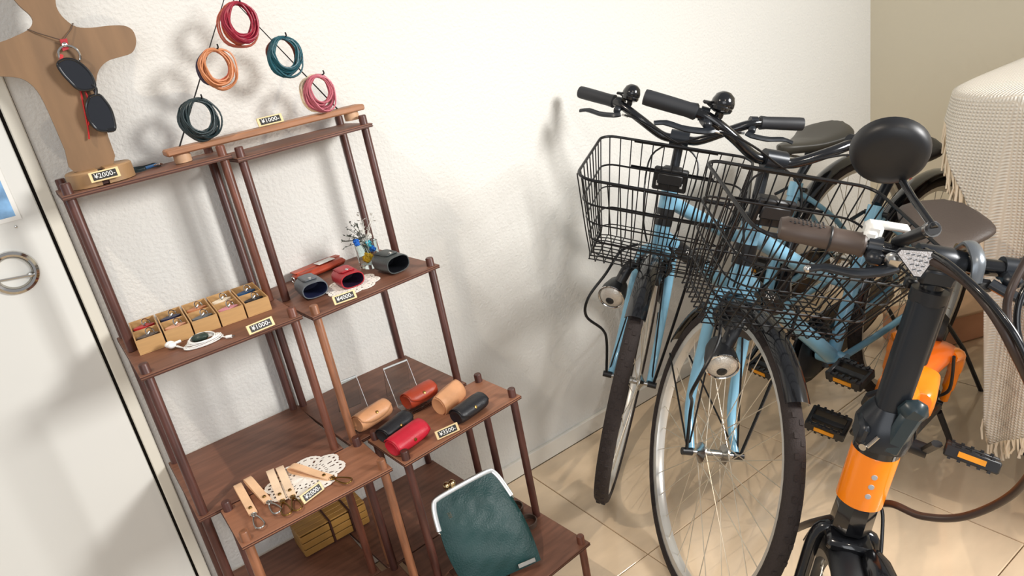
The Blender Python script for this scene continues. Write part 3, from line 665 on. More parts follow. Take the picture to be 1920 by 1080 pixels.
mb = MB(); mb.box((.045, -.470, .262), (.09, .0025, .125), Matrix.Rotation(R(-36), 3, 'X')@Matrix.Rotation(R(0), 3, 'Z')); mb.build('back_panel', 'acrylic', e)
MB().box((.045, -.47, .203), (.09, .11, .0025)).build('base_panel', 'acrylic', e)
# ---- ring shaped leather bracelets
for (u, v, lab) in ((990, 984, 'brown leather ring bangle on the board, nearer the front'), (972, 953, 'brown leather ring bangle half hidden behind the green bag')):
    c = atz(u, v, .2005)
    if v < 960: c = c+Vector((-.012, .0, 0))
    o = MB().lathe([(.0215, 0), (.0225, .0), (.0235, .012), (.0225, .0125), (.0208, .0125), (.0205, .0005), (.0215, 0)], (c.x, c.y, .2012), (0, 0, 1), 36).build('leather_bangle', 'ringbrown', None)
    tag(o, lab, 'bangle')
# ---- bamboo box under the left front stand
e = empty('slatted_box', (-.148, -.03, .2015), 'golden brown slatted wooden box in the shade on the lowest left board', 'box')
x0, x1_, y0, y1_ = -.222, -.055, -.112, -.036
hgt = .058
for k in range(3):
    zc = .203+hgt*(k+.5)/3
    for yy in (y0, y1_-.002): 
        for xx in ((x0, -.150), (-.145, -.098), (-.093, x1_)): MB().box(((xx[0]+xx[1])/2, yy, zc), (xx[1]-xx[0], .004, hgt/3-.0025), bev=.0008).build('slat', 'bamboo_dark' if 'bamboo_dark' in M else mat('bamboo_dark', (168, 124, 62), .5, var=.25, vscale=12).name, e)
    for xx in (x0, x1_): MB().box((xx, (y0+y1_)/2, zc), (.004, y1_-y0, hgt/3-.0025), bev=.0008).build('slat', 'bamboo_dark', e)
for k in range(4): MB().box(((x0+x1_)/2, y0+.010+k*.0187, .203+hgt+.002), (x1_-x0+.004, .0165, .004), bev=.0008).build('lid_slat', 'bamboo_dark', e)
for xx in (-.1475, -.0955): MB().box((xx, (y0+y1_)/2, .203+hgt/2+.003), (.004, y1_-y0+.01, hgt+.006)).build('strap_band', 'ply_edge', e)
# ================================================================== BICYCLES
def frame_rot(az, lean): return Matrix.Rotation(R(az+180), 3, 'Z')@Matrix.Rotation(R(-lean), 3, 'X')
def wheel(parent, hub, Rw, tw, tf, nsp=32, name='wheel', rimc='rim_silver', treadc='tread'):
    H = Vector(hub)
    def C(r_, t, y=0): return H+Vector((r_*math.cos(t), y, r_*math.sin(t)))
    N = 56; rings = []
    prof = [(Rw-.026, tw*.42), (Rw-.018, tw*.5), (Rw-.009, tw*.46), (Rw-.002, tw*.26), (Rw, 0), (Rw-.002, -tw*.26), (Rw-.009, -tw*.46), (Rw-.018, -tw*.5), (Rw-.026, -tw*.42)]
    mb = MB(tf); vs = []; fs = []; n = len(prof)
    for i in range(N):
        t = 2*PI*i/N
        for r_, y in prof: vs.append(C(r_, t, y))
    for i in range(N):
        j = (i+1) % N
        for k in range(n-1): fs.append((i*n+k, i*n+k+1, j*n+k+1, j*n+k))
        fs.append((i*n+n-1, i*n, j*n, j*n+n-1))
    mb.add(vs, fs)
    for i in range(N*2):                          # tread lugs
        t = 2*PI*(i+.5)/(N*2)
        for q in (-1, 1):
            c_ = C(Rw-.001, t+.008*q, q*tw*.17); rt = Matrix.Rotation(-t, 3, 'Y')
            if i % 2 == (q > 0): mb.box(c_, (.003, tw*.22, Rw*.03), rt)
    wo = mb.build(name, treadc, parent, 50)
    mb = MB(tf); rp = [(Rw-.024, tw*.36), (Rw-.040, tw*.30), (Rw-.044, 0), (Rw-.040, -tw*.30), (Rw-.024, -tw*.36), (Rw-.030, 0)]; n = len(rp); vs = []; fs = []
    for i in range(N):
        for r_, y in rp: vs.append(C(r_, 2*PI*i/N, y))
    for i in range(N):
        j = (i+1) % N
        for k in range(n): fs.append((i*n+k, i*n+(k+1) % n, j*n+(k+1) % n, j*n+k))
    mb.add(vs, fs).build('rim', rimc, wo, 40)
    mb = MB(tf); mb.lathe([(.0002, -.052), (.006, -.052), (.006, -.040), (.012, -.036), (.024, -.030), (.024, -.026), (.010, -.020), (.009, .020), (.024, .026), (.024, .030), (.012, .036), (.006, .040), (.006, .052), (.0002, .052)], H, (0, 1, 0), 18); mb.build('hub', 'steel', wo)
    for i in range(nsp):
        s_ = 1 if i % 2 else -1; t = 2*PI*i/nsp; cross = (1 if (i//2) % 2 else -1)*1.15
        rod('spoke', C(.022, t+cross, s_*.027), C(Rw-.040, t, s_*.002), .0011, 'spoke', wo, tf, 5)
    mb = MB(tf)
    for q in (-1, 1): MB(tf).lathe([(.0003, -.012), (.0085, -.012), (.0085, .012), (.0003, .012)], H+Vector((0, q*.062, 0)), (0, 1, 0), 12).build('axle_nut', 'black_plastic', parent)
    return wo
def fender(parent, hub, Rf, wd, a0, a1, tf, name, matn='black_gloss', th=.0015):
    H = Vector(hub); n = 30; rows = []; prof = [(-.008, wd*.5), (0, wd*.44), (.007, wd*.22), (.009, 0), (.007, -wd*.22), (0, -wd*.44), (-.008, -wd*.5)]
    for i in range(n+1):
        t = R(a0+(a1-a0)*i/n); rows.append([H+Vector(((Rf+dr)*math.cos(t), y, (Rf+dr)*math.sin(t))) for dr, y in prof+[(d-.002, y*.94) for d, y in prof[::-1]]])
    return MB(tf).loft(rows).build(name, matn, parent, 50)
def saddle(parent, c, L_, W2_, col, tf=None, tilt=0, nose=.022):
    c = Vector(c); rings = []; nr = 16
    for i in range(nr+1):
        u_ = i/nr; x = -L_*.42+L_*u_
        w2 = W2_/2*(math.sin(min(1, (u_+.07)/.30)*PI/2))*(1-max(0, (u_-.28)/.72)**.8*(1-nose/(W2_/2))) if u_ < 1 else nose*.6
        if u_ > .93: w2 *= 1-.5*(u_-.93)/.07
        if u_ < .02: w2 *= .8
        h_ = .040-.012*u_; zt = .006*math.cos(u_*PI*2)+.010*(1-u_)**3
        ring = []
        for k in range(20):
            t = 2*PI*k/20; y = math.cos(t); z = math.sin(t)
            zz = (z*h_*.42 if z > 0 else z*h_*.75)+zt
            if z > .5 and abs(y) < .35 and u_ < .55: zz -= .003
            ring.append(c+Vector((x, math.copysign(abs(y)**.75, y)*w2, zz)))
        rings.append(ring)
    so_ = MB(tf).loft(rings).build('saddle', col, parent, 60)
    mb = MB(tf)
    for q in (-1, 1): mb.tube(cr([c+Vector((-L_*.35, q*.045, -.022)), c+Vector((-.02, q*.022, -.05)), c+Vector((.04, q*.02, -.05)), c+Vector((L_*.5, q*.008, -.015))], 5), .0035, 6)
    mb.build('saddle_rail', 'steel', so_)
    return so_
def pedal(parent, c, tf, ang=0, refl=True, body='black_plastic', big=False):
    c = Vector(c); rt = Matrix.Rotation(R(ang), 3, 'Y'); L_, W_2, H_ = (.092, .066, .026) if not big else (.098, .074, .026)
    mb = MB(tf)
    for q in (-1, 1):
        mb.box(c+rt@Vector((q*(W_2/2-.006), 0, 0)), (.012, L_, H_), rt, bev=.003)
        for k in range(5): mb.box(c+rt@Vector((q*(W_2/2-.006), -L_/2+.012+k*L_/5.6, 0)), (.010, .006, H_+.007), rt)
        mb.box(c+rt@Vector((0, q*(L_/2-.005), 0)), (W_2-.012, .010, H_*.8), rt, bev=.002)
    mb.box(c, (.018, L_, .016), rt, bev=.003)
    po = mb.build('pedal', body, parent)
    for q in (-1, 1): MB(tf).box(c+rt@Vector((q*(W_2/2+.0008), 0, 0)), (.0022, L_*.5, H_*.42), rt).build('pedal_reflector', 'amber', po)
    return po
HA = R(68.9); SL, SFO = 1.033, .068; RW = .34
def city_bike(pos, az, lean, steer, label, seed):
    rot = frame_rot(az, lean)
    e = empty('city_bicycle', pos, label, 'bicycle', 'light blue city bicycles with wire baskets', rot=rot, world_verts=False)
    ax = Vector((-math.cos(HA), 0, math.sin(HA))); nf = Vector((math.sin(HA), 0, math.cos(HA)))
    hubF = Vector((SL, 0, RW)); base = hubF-nf*SFO
    Q = Matrix.Rotation(R(steer), 3, ax)
    S = lambda p: base+Q@(Vector(p)-base)
    crown = base+ax*.365; top = crown+ax*.16; stem = top+ax*.143
    bb = Vector((.431, 0, .30)); lug = Vector((.267, 0, .67)); hubR = Vector((0, 0, RW)); sd = Vector((.183, 0, .80))
    # frame
    mb = MB(); dn0 = crown+ax*.035
    mb.tube([dn0, bb], .0215, 14); mb.tube([top-ax*.03, top-ax*.03+(Vector((.335, 0, .50))-top)*.5+Vector((0, 0, -.012)), Vector((.340, 0, .485))], .0195, 14)
    mb.tube([bb, lug+(lug-bb).normalized()*.012], .0175, 14)
    mb.tube([crown-ax*.004, top+ax*.004], .0225, 16)
    for q in (-1, 1):
        mb.tube(cr([bb+Vector((-.02, q*.022, 0)), Vector((.25, q*.045, .32)), hubR+Vector((.02, q*.058, 0))], 5), .0095, 10)
        mb.tube(cr([lug+Vector((-.006, q*.012, -.02)), Vector((.13, q*.045, .53)), hubR+Vector((0, q*.058, .015))], 5), .0085, 10)
    mb.lathe([(.0002, -.038), (.022, -.038), (.022, .038), (.0002, .038)], bb, (0, 1, 0), 18)
    mb.tube([lug-(lug-bb).normalized()*.03, lug+(lug-bb).normalized()*.014], .0205, 14)
    fo_ = mb.build('bike_frame', 'bike_blue', e, 45)
    mb = MB(); mb.tube([crown+ax*.062, crown+ax*.108], .0240, 18); d_ = mb.build('head_badge', 'decal_black', fo_)
    text('badge_lettering', 'KI', crown+ax*.085+Vector((.0244, 0, .0085))+Vector((0, .0, 0)), (0, 1, 0), ax, .018, 'white', d_)
    dd = (bb-dn0).normalized(); mb = MB(); mb.tube([dn0+dd*.06, dn0+dd*.19], .0222, 14); dl = mb.build('down_tube_decal', 'decal_black', fo_)
    for q in (-1, 1): text('decal_script', 'Kurita' if False else 'Kuri', dn0+dd*.115+Vector((0, q*.0226, .002)), dd*-q, Vector((0, 0, 1)), .022, 'white', dl)
    # lock on the seat tube
    mb = MB(); mb.tube([lug+(lug-bb).normalized()*.018, sd-Vector((0, 0, .045))], .0135, 14); mb.box(sd-Vector((0, 0, .045)), (.05, .04, .03), bev=.008); mb.build('seat_post', 'black_satin', e)
    mb = MB(); mb.tube([lug+Vector((-.005, -.03, -.008)), lug+Vector((-.005, .035, -.008))], .007, 10); mb.tube([lug+Vector((0, -.03, -.008)), lug+Vector((.05, -.035, -.015))], .005, 8); mb.build('seat_clamp', 'black_plastic', e)
    saddle(e, sd, .27, .19, 'saddle_black' if seed else 'saddle_olive')
    # fork (steered)
    mb = MB(S)
    for q in (-1, 1): mb.tube(cr([crown+Vector((0, q*.040, -.012)), crown-ax*.12+Vector((0, q*.047, 0)), crown-ax*.27+Vector((.010, q*.052, 0)), hubF+Vector((-.004, q*.054, .006))], 6), [.0150-.006*k/18 for k in range(19)], 10)
    mb.tube(cr([crown+Vector((0, -.041, -.016)), crown+Vector((0, 0, -.001)), crown+Vector((0, .041, -.016))], 5), .0135, 10)
    mb.build('fork', 'bike_blue', e, 45)
    wf = wheel(e, hubF, RW, .038, S, 32, 'front_wheel'); wr_ = wheel(e, hubR, RW, .038, None, 32, 'rear_wheel')
    fender(e, hubF, RW+.012, .050, 62, 172, S, 'front_fender'); fender(e, hubR, RW+.014, .052, -5+15, 190, None, 'rear_fender')
    for q in (-1, 1):
        rod('fender_stay', hubF+Vector((0, q*.060, 0)), hubF+Vector((-RW*.93, q*.027, .03)), .0023, 'black_wire', e, S); rod('fender_stay', hubF+Vector((0, q*.060, 0)), hubF+Vector((-RW*.55, q*.027, RW*.86)), .0023, 'black_wire', e, S)
        rod('fender_stay', hubR+Vector((0, q*.062, 0)), hubR+Vector((-RW*1.02, q*.027, .05)), .0023, 'black_wire', e)
    # caliper brake
    mb = MB(S); bc_ = crown+Vector((.030, 0, -.020)); mb.tube(cr([bc_+Vector((0, -.035, -.05)), bc_+Vector((.004, -.042, -.01)), bc_+Vector((.006, 0, .018)), bc_+Vector((.004, .042, -.01)), bc_+Vector((0, .035, -.05))], 6), .0065, 8); mb.lathe([(.0002, -.02), (.009, -.02), (.009, .03), (.0002, .03)], bc_+Vector((0, 0, .008)), (1, 0, 0), 12)
    for q in (-1, 1): mb.box(bc_+Vector((-.006, q*.026, -.058)), (.045, .010, .012), bev=.003)
    mb.tube(cr([bc_+Vector((.004, .03, -.006)), bc_+Vector((.012, .05, .02)), bc_+Vector((.008, .03, .05))], 5), .004, 8)
    mb.build('brake_caliper', 'black_gloss', e); 
    mb = MB(S); mb.loft([[crown+Vector((x+.052, y, z-.05)) for y, z in ((-.027, -.012), (-.022, .008), (0, .014), (.022, .008), (.027, -.012), (.020, -.014), (0, -.006), (-.020, -.014))] for x in (-.03, .02, .045)]); mb.build('fork_bracket', 'black_plastic', e)
    # chainset
    mb = MB(); mb.tube([bb+Vector((0, -.07, 0)), bb+Vector((0, .07, 0))], .010, 12)
    ca = R(205) if seed else R(150); cv = Vector((math.cos(ca), 0, math.sin(ca)))*.165
    for q in (-1, 1): mb.tube([bb+Vector((0, q*.062, 0)), bb+cv*q*-1+Vector((0, q*.070, 0))], .0095, 8, flat=.7)
    mb.build('crank', 'black_gloss', e)
    MB().lathe([(.02, -.052), (.078, -.052), (.082, -.050), (.078, -.047), (.02, -.047)], bb, (0, 1, 0), 32).build('chainring', 'black_satin', e)
    mb = MB(); pts = [bb+Vector((.10*math.cos(t), -.050, .10*math.sin(t))) for t in [R(a_) for a_ in range(-90, 91, 15)]]+[Vector((.20, -.050, .40)), Vector((.03, -.050, .385)), Vector((0, -.05, .30)), Vector((.2, -.05, .235))]
    mb.prism([p+Vector((0, -.014, 0)) for p in pts], (0, .006, 0)); mb.build('chain_guard', 'black_gloss', e)
    for q in (-1, 1): pedal(e, bb+cv*q*-1+Vector((0, q*.135, 0)), None, 12)
    # kickstand (left side)
    mb = MB(); mb.tube([hubR+Vector((.02, .066, -.02)), Vector((-.05, .135, .16)), Vector((-.092, .186, .006))], .0065, 8); mb.tube([Vector((-.092, .186, .006)), Vector((-.105, .205, .004))], .008, 8); mb.box(hubR+Vector((.015, .068, -.01)), (.04, .012, .06), bev=.003); mb.build('kickstand', 'black_plastic', e)
    mb = MB(); mb.box(Vector((-.39, 0, .50)), (.012, .05, .035), bev=.004); mb.build('rear_reflector', 'red', e)
    # stem, bar, grips
    mb = MB(S); mb.tube([top, stem-ax*.012], .0125, 14); mb.lathe([(.0002, -.004), (.0235, -.004), (.0235, .012), (.016, .018), (.0002, .018)], top, ax, 18); mb.tube([stem-ax*.012, stem+Vector((.030, 0, .004))], .0145, 12); mb.lathe([(.0002, -.024), (.021, -.024), (.021, .024), (.0002, .024)], stem+Vector((.033, 0, .004)), (0, 1, 0), 16)
    mb.build('stem', 'black_satin', e)
    b0 = stem+Vector((.033, 0, .004)); hb = []
    for q in (-1, 1): hb.append([b0, b0+Vector((0, q*.045, 0)), b0+Vector((.0, q*.11, .035)), b0+Vector((-.018, q*.165, .058)), b0+Vector((-.042, q*.205, .060)), b0+Vector((-.074, q*.290, .060))])
    mb = MB(S); mb.tube(cr(hb[0][::-1]+hb[1][1:], 6), .0115, 14); mb.build('handlebar', 'black_gloss', e)
    for q, pth in zip((-1, 1), hb):
        d_ = (pth[5]-pth[4]).normalized(); g0 = pth[5]-d_*.112; mb = MB(S); mb.tube([g0, g0+d_*.004, g0+d_*.02, g0+d_*.06, g0+d_*.105, g0+d_*.114, g0+d_*.1155], [.0135, .0175, .0158, .0165, .0168, .0160, .010], 18); mb.build('grip', 'grip_black', e)
        # brake lever
        l0 = g0-d_*.014; mb = MB(S); mb.lathe([(.0002, -.009), (.0155, -.009), (.0155, .009), (.0002, .009)], l0, d_, 14)
        mb.box(l0+Vector((.022, 0, -.010)), (.036, .018, .016), bev=.004)
        p_ = l0+Vector((.038, 0, -.016)); mb.tube(cr([p_-d_*.012, p_+d_*.006+Vector((.010, 0, -.004)), p_+d_*.045+Vector((.012, 0, -.010)), p_+d_*.085+Vector((.010, 0, -.010)), p_+d_*.110+Vector((.015, 0, -.016))], 5), [.010]*6+[.0095]*5+[.0085]*5+[.0070]*5, 8, flat=.6)
        mb.build('brake_lever', 'black_satin', e)
        mb = MB(S); c0 = p_-d_*.018; mb.tube(cr([c0, c0-d_*.05+Vector((.004, 0, 0)), b0+Vector((.045, q*.03, .015)), b0+Vector((.05, -q*.06, -.04)), crown+Vector((.05, -q*.05, .12)), crown+Vector((.035, -q*.03, .03))], 7), .0025, 6); mb.build('brake_cable', 'black_wire', e)
        mb = MB(S); mb.tube([c0, c0-d_*.016], .0036, 8); mb.build('cable_adjuster', 'chrome', e)
    # bell
    d_ = (hb[0][5]-hb[0][4]).normalized(); bp_ = hb[0][5]-d_*.155; mb = MB(S); mb.lathe([(.0002, .028), (.010, .027), (.019, .020), (.0235, .008), (.024, 0), (.022, -.003), (.0235, -.006), (.021, -.012), (.012, -.016), (.0002, -.016)], bp_+Vector((-.002, 0, .027)), (-.35, .15, 1), 24); mb.box(bp_+Vector((0, 0, .010)), (.018, .014, .02), bev=.003); mb.build('bell', 'black_gloss', e)
    mb = MB(S); mb.box(bp_+d_*.030+Vector((.002, 0, .026)), (.010, .022, .006), bev=.002); mb.tube([bp_+d_*.018+Vector((0, 0, .018)), bp_+d_*.030+Vector((.002, 0, .024))], .003, 6); mb.build('bell_trigger', 'black_plastic', e)
    # basket
    xb0, xf0, xb1, xf1, zt, zb, yt, yb = .846, 1.145, .872, 1.045, .950, .690, .188, .150
    def ringp(t, rc=.045):
        z = zt+(zb-zt)*t; xb, xf, yy = xb0+(xb1-xb0)*t, xf0+(xf1-xf0)*t, yt+(yb-yt)*t; pts = []
        for cx, cy, a0 in ((xf-rc, yy-rc, 0), (xb+rc*.8, yy-rc*.8, 90), (xb+rc*.8, -yy+rc*.8, 180), (xf-rc, -yy+rc, 270)):
            r1 = rc if a0 in (0, 270) else rc*.8
            for k in range(6): a_ = R(a0+90*k/5); pts.append(Vector((cx+r1*math.cos(a_), cy+r1*math.sin(a_), z)))
        return pts
    bk_ = MB(S).tube(ringp(0), .0036, 8, closed=True).build('basket', 'black_wire', e)
    for t, r_ in ((.28, .0026), (.50, .0020), (.72, .0026), (.90, .0016)): MB(S).tube(ringp(t), r_, 6, closed=True).build('wire', 'black_wire', bk_)
    def wall(t, side, s_):           # point on wall; side: x (s along y) or y (s along x)
        z = zt+(zb-zt)*t; xb, xf, yy = xb0+(xb1-xb0)*t, xf0+(xf1-xf0)*t, yt+(yb-yt)*t
        return z, xb, xf, yy
    for k in range(13):
        s_ = -0.90+1.8*k/12; z0_, xb_, xf_, y_ = wall(0, 0, 0); z1_, xb2, xf2, y2_ = wall(.93, 0, 0)
        MB(S).tube(cr([Vector((xb_, s_*y_, z0_)), Vector((xb2, s_*y2_, z1_)), Vector((xb1+.02, s_*yb, zb)), Vector((xf1-.02, s_*yb, zb)), Vector((xf2+.003, s_*y2_, z1_+.01)), Vector((xf_, s_*y_, z0_))], 3), .0016, 6).build('wire', 'black_wire', bk_)
    for k in range(9):
        s_ = .08+.84*k/8; X0, X1 = xb0+(xf0-xb0)*s_, xb1+(xf1-xb1)*s_; z1_ = zt+(zb-zt)*.93
        MB(S).tube(cr([Vector((X0, -yt, zt)), Vector((X1, -yb-.003, z1_)), Vector((X1, -yb+.02, zb)), Vector((X1, yb-.02, zb)), Vector((X1, yb+.003, z1_)), Vector((X0, yt, zt))], 3), .0016, 6).build('wire', 'black_wire', bk_)
    for dz in (-.012, -.082): MB(S).box(Vector((xb0+.001-(.001), 0, zt+dz+.01)), (.0022, .21, .009)).build('back_plate', 'black_wire', bk_)
    # basket bracket
    mb = MB(S); mb.box((.842, 0, .858), (.016, .088, .062), bev=.004); mb.box((.815, 0, .868), (.05, .05, .018), bev=.004); mb.box((.853, 0, .862), (.008, .064, .03), bev=.003); br_ = mb.build('basket_bracket', 'black_plastic', e)
    mb = MB(S)
    for q in (-1, 1): mb.box((.852, q*.030, .848), (.002, .007, .014), bev=.001)
    mb.build('bracket_slot', 'white', br_)
    # basket stays, the rider's right one bows out round the lamp
    mb = MB(S); mb.tube(cr([Vector((.92, .10, zb-.004)), Vector((.935, .10, zb-.02)), Vector((.985, .085, .52)), hubF+Vector((0, .066, .01))], 5), .0038, 8); mb.build('basket_stay', 'black_wire', e)
    mb = MB(S); mb.tube(cr([Vector((.90, -.05, zb-.004)), Vector((.95, -.085, zb-.006)), Vector((1.03, -.105, .655)), Vector((1.075, -.135, .60)), Vector((1.07, -.135, .54)), Vector((1.02, -.095, .475)), Vector((1.01, -.08, .43)), hubF+Vector((0, -.066, .01))], 6), .0038, 8); mb.build('basket_stay', 'black_wire', e)
    # head lamp
    mb = MB(S); lc = Vector((1.035, -.080, .600)); la = Vector((1, -.12, -.12)).normalized(); K = 1.3
    mb.lathe([(.0002, -.050*K), (.012*K, -.048*K), (.020*K, -.034*K), (.0255*K, -.010*K), (.0265*K, .006*K), (.0265*K, .010*K), (.0245*K, .010*K)], lc, la, 24); mb.tube([lc-la*.02+Vector((0, .004, .01)), lc-la*.035+Vector((-.01, .018, .055)), lc+Vector((-.06, .034, .07))], .015, 10); mb.build('head_lamp', 'black_plastic', e)
    hl = MB(S); hl.lathe([(.0002, .0165*K), (.012*K, .0155*K), (.020*K, .0125*K), (.0248*K, .008*K)], lc, la, 24); hl.build('lamp_lens', 'lens', e)
    mb = MB(S); mb.torus(lc+la*.013, .0255*K, .0022, la, 26, 6); mb.build('lamp_ring', 'chrome', e); MB(S).lathe([(.0002, .0225), (.008, .0222), (.011, .020)], lc+Vector((0, 0, -.006)), la, 12).build('lamp_bulb', 'decal_black', e)
    return e
city_bike((1.708, -.312, 0), -3.8, 2.6, 41.3, 'light blue city bicycle with wire basket, standing closest to the wall', 0)
city_bike((1.574, -.599, 0), .09, 4.16, 61.5, 'light blue city bicycle with large spoked front wheel between the other two bicycles', 1)
# ------------------------------------------------------------------ orange folding e-bike
def folding_bike():
    rot = frame_rot(16.66, 13.29); pos = Vector((1.252, -.736, 0))
    e = empty('folding_bicycle', pos, 'orange and black folding electric bicycle in front, round mirror on its handlebar', 'bicycle', rot=rot, world_verts=False)
    ha = R(81.76); L_, fo_, Rw = .903, .042, .184
    ax = Vector((-math.cos(ha), 0, math.sin(ha))); nf = Vector((math.sin(ha), 0, math.cos(ha))); hubF = Vector((L_, 0, Rw)); base = hubF-nf*fo_
    Q = Matrix.Rotation(R(20.8), 3, ax); S = lambda p: base+Q@(Vector(p)-base)
    A = lambda t, x=0, y=0: base+ax*t+Vector((x, y, 0))
    inv = rot.inverted()
    def loc(u, v, z=None, y=None): p = atz(u, v, z) if z is not None else aty(u, v, y); return inv@(p-pos)
    hubR = Vector((0, 0, Rw)); bb = Vector((.351, 0, .272)); sd = Vector((.262, -.042, .752))
    # head: battery shell
    MB().tube([A(.285), A(.288), A(.385), A(.39)], [.034, .0375, .0375, .035], 28).build('head_shell', 'orange', e)
    sh_ = MB().tube([A(.225), A(.232), A(.280), A(.286)], [.030, .034, .033, .030], 8).build('head_collar', 'black_gloss', e)
    MB().tube([A(.388), A(.400), A(.405)], [.0365, .0365, .032], 28).build('top_collar', 'black_gloss', e)
    # indicator dots facing the front
    dirv = (inv@(CAMP-(pos+rot@A(.335)))); dirv -= ax*dirv.dot(ax); dirv.normalize(); sdv = dirv.cross(ax)
    d2 = (dirv*math.cos(R(18))-sdv*math.sin(R(18))).normalized()
    for k in range(3): MB().lathe([(.0002, .0012), (.0045, .001), (.005, -.001)], A(.318+k*.019)+d2*.0374, d2, 14).build('indicator', 'indicator', e)
    # main beam and rear arms
    seat_top = Vector((.30, 0, .50))
    mb = MB(); 
    def sec(c, hw, hh, d): 
        s_ = Vector((0, 1, 0)); u_ = s_.cross(d).normalized(); return [c+s_*math.copysign(abs(math.cos(t))**.6, math.cos(t))*hw+u_*math.copysign(abs(math.sin(t))**.6, math.sin(t))*hh for t in [2*PI*k/20 for k in range(20)]]
    dv = (Vector((.33, 0, .40))-A(.36)).normalized()
    mb.loft([sec(A(.36, -.02), .026, .045, dv), sec(A(.34, -.10), .027, .042, dv), sec(Vector((.58, 0, .455)), .030, .042, dv), sec(Vector((.44, 0, .43)), .030, .040, dv), sec(Vector((.33, 0, .40)), .026, .036, dv)]); mb.build('main_beam', 'orange', e)
    mb = MB(); mb.loft([[Vector((x, math.copysign(abs(math.cos(t))**.5, math.cos(t))*hw, zc+math.copysign(abs(math.sin(t))**.5, math.sin(t))*hh)) for t in [2*PI*k/24 for k in range(24)]] for x, hw, hh, zc in ((.315, .040, .030, .425), (.325, .052, .040, .425), (.41, .058, .042, .425), (.425, .052, .036, .425), (.43, .036, .028, .425))]); mb.build('hinge_cover', 'orange', e)
    mb = MB(); mb.tube([Vector((.44, -.03, .45)), Vector((.45, -.062, .425)), Vector((.44, -.066, .395))], .008, 8); mb.build('hinge_lever', 'black_plastic', e)
    mb = MB(); mb.tube([Vector((.37, .03, .40)), Vector((.36, .034, .30))], .013, 10); mb.build('cover_post', 'black_gloss', e)
    # seat cluster and hump over the rear wheel
    mb = MB(); mb.tube([bb, Vector((.30, 0, .44))], .022, 16); mb.build('seat_tube', 'black_satin', e)
    mb = MB(); mb.tube([Vector((.30, 0, .44)), Vector((.262, 0, .60)), Vector((.235, 0, .715))], [.018, .0165, .0155], 16); mb.box(Vector((.232, 0, .718)), (.05, .045, .03), bev=.008); mb.build('seat_post', 'black_gloss', e)
    mb = MB()
    mb.loft([sec(Vector((.33, 0, .42)), .022, .03, Vector((-1, 0, .1))), sec(Vector((.27, 0, .432)), .040, .032, Vector((-1, 0, .1))), sec(Vector((.20, 0, .430)), .056, .028, Vector((-1, 0, 0))), sec(Vector((.13, 0, .412)), .064, .021, Vector((-1, 0, -.3))), sec(Vector((.10, 0, .398)), .062, .012, Vector((-1, 0, -.5)))])
    mb.build('rear_hump', 'orange_dark', e)
    for q in (-1, 1):
        mb = MB(); mb.tube(cr([Vector((.17, q*.050, .420)), Vector((.12, q*.064, .405)), Vector((.07, q*.070, .34)), Vector((.03, q*.072, .26)), hubR+Vector((.005, q*.072, .02))], 5), [.020]*6+[.018]*5+[.015]*5+[.011]*5, 10, flat=.8); mb.build('rear_arm', 'orange', e)
    mb = MB(); mb.tube([bb+Vector((-.02, .03, 0)), hubR+Vector((.02, .066, 0))], .010, 8); mb.tube([bb+Vector((-.02, -.03, 0)), hubR+Vector((.02, -.066, 0))], .010, 8); mb.build('chain_stay', 'black_satin', e)
    MB().box(Vector((.12, .0, .452)), (.08, .052, .075), Matrix.Rotation(R(15), 3, 'Y'), bev=.015).build('battery_pack', 'black_plastic', e)
    lb = MB().box(Vector((.158, .0, .470)), (.004, .028, .022), Matrix.Rotation(R(15), 3, 'Y')).build('label', 'cream', e)
    mb = MB()
    for k in range(3): mb.box(Vector((.1605, .0, .463+k*.006)), (.0006, .022, .0012))
    mb.build('label_print', 'decal_black', lb)
    saddle(e, sd, .26, .19, 'saddle_brown', None)
    # wheels
    wheel(e, hubF, Rw, .046, S, 20, 'front_wheel', 'black_satin', 'rubber'); wheel(e, hubR, Rw, .046, None, 20, 'rear_wheel', 'black_satin', 'rubber')
    fender(e, hubF, Rw+.014, .058, 35, 165, S, 'front_fender', 'black_plastic'); fender(e, hubR, Rw+.014, .058, 40, 170, None, 'rear_fender', 'black_plastic')
    MB().torus(hubR+Vector((0, -.045, 0)), .045, .006, (0, 1, 0), 24, 6).build('sprocket', 'steel', e)
    mb = MB(); mb.lathe([(.0002, .040), (.07, .040), (.074, .043), (.07, .046), (.0002, .046)], hubR, (0, 1, 0), 30); mb.build('disc_rotor', 'steel', e)
    mb = MB(); mb.box(hubR+Vector((.05, .05, .05)), (.05, .02, .03), Matrix.Rotation(R(-40), 3, 'Y'), bev=.005); mb.tube(cr([hubR+Vector((.07, .055, .06)), Vector((.14, .075, .32)), Vector((.20, .06, .44))], 5), .004, 6); mb.build('rear_caliper', 'black_plastic', e)
    # fork
    mb = MB(S); mb.tube([A(.205), A(.232)], .020, 16)
    for q in (-1, 1): mb.tube(cr([A(.216, .0, q*.012), A(.205, 0, q*.045), A(.12, .012, q*.052), hubF+Vector((0, q*.056, 0))], 5), .0125, 12)
    mb.box(A(.214, .02), (.05, .075, .022), bev=.006); mb.build('fork', 'black_gloss', e)
    # front lamp
    mb = MB(S); lc = A(.205, .075, .045); la = Vector((1, .25, -.25)).normalized(); mb.lathe([(.0002, -.045), (.014, -.042), (.024, -.02), (.028, .01), (.027, .028), (.024, .030)], lc, la, 20); mb.tube([lc-la*.03, A(.21, .02, .01)], .007, 8); mb.build('head_lamp', 'black_gloss', e)
    MB(S).lathe([(.0002, .033), (.015, .032), (.0245, .028)], lc, la, 20).build('lamp_lens', 'lens', e)
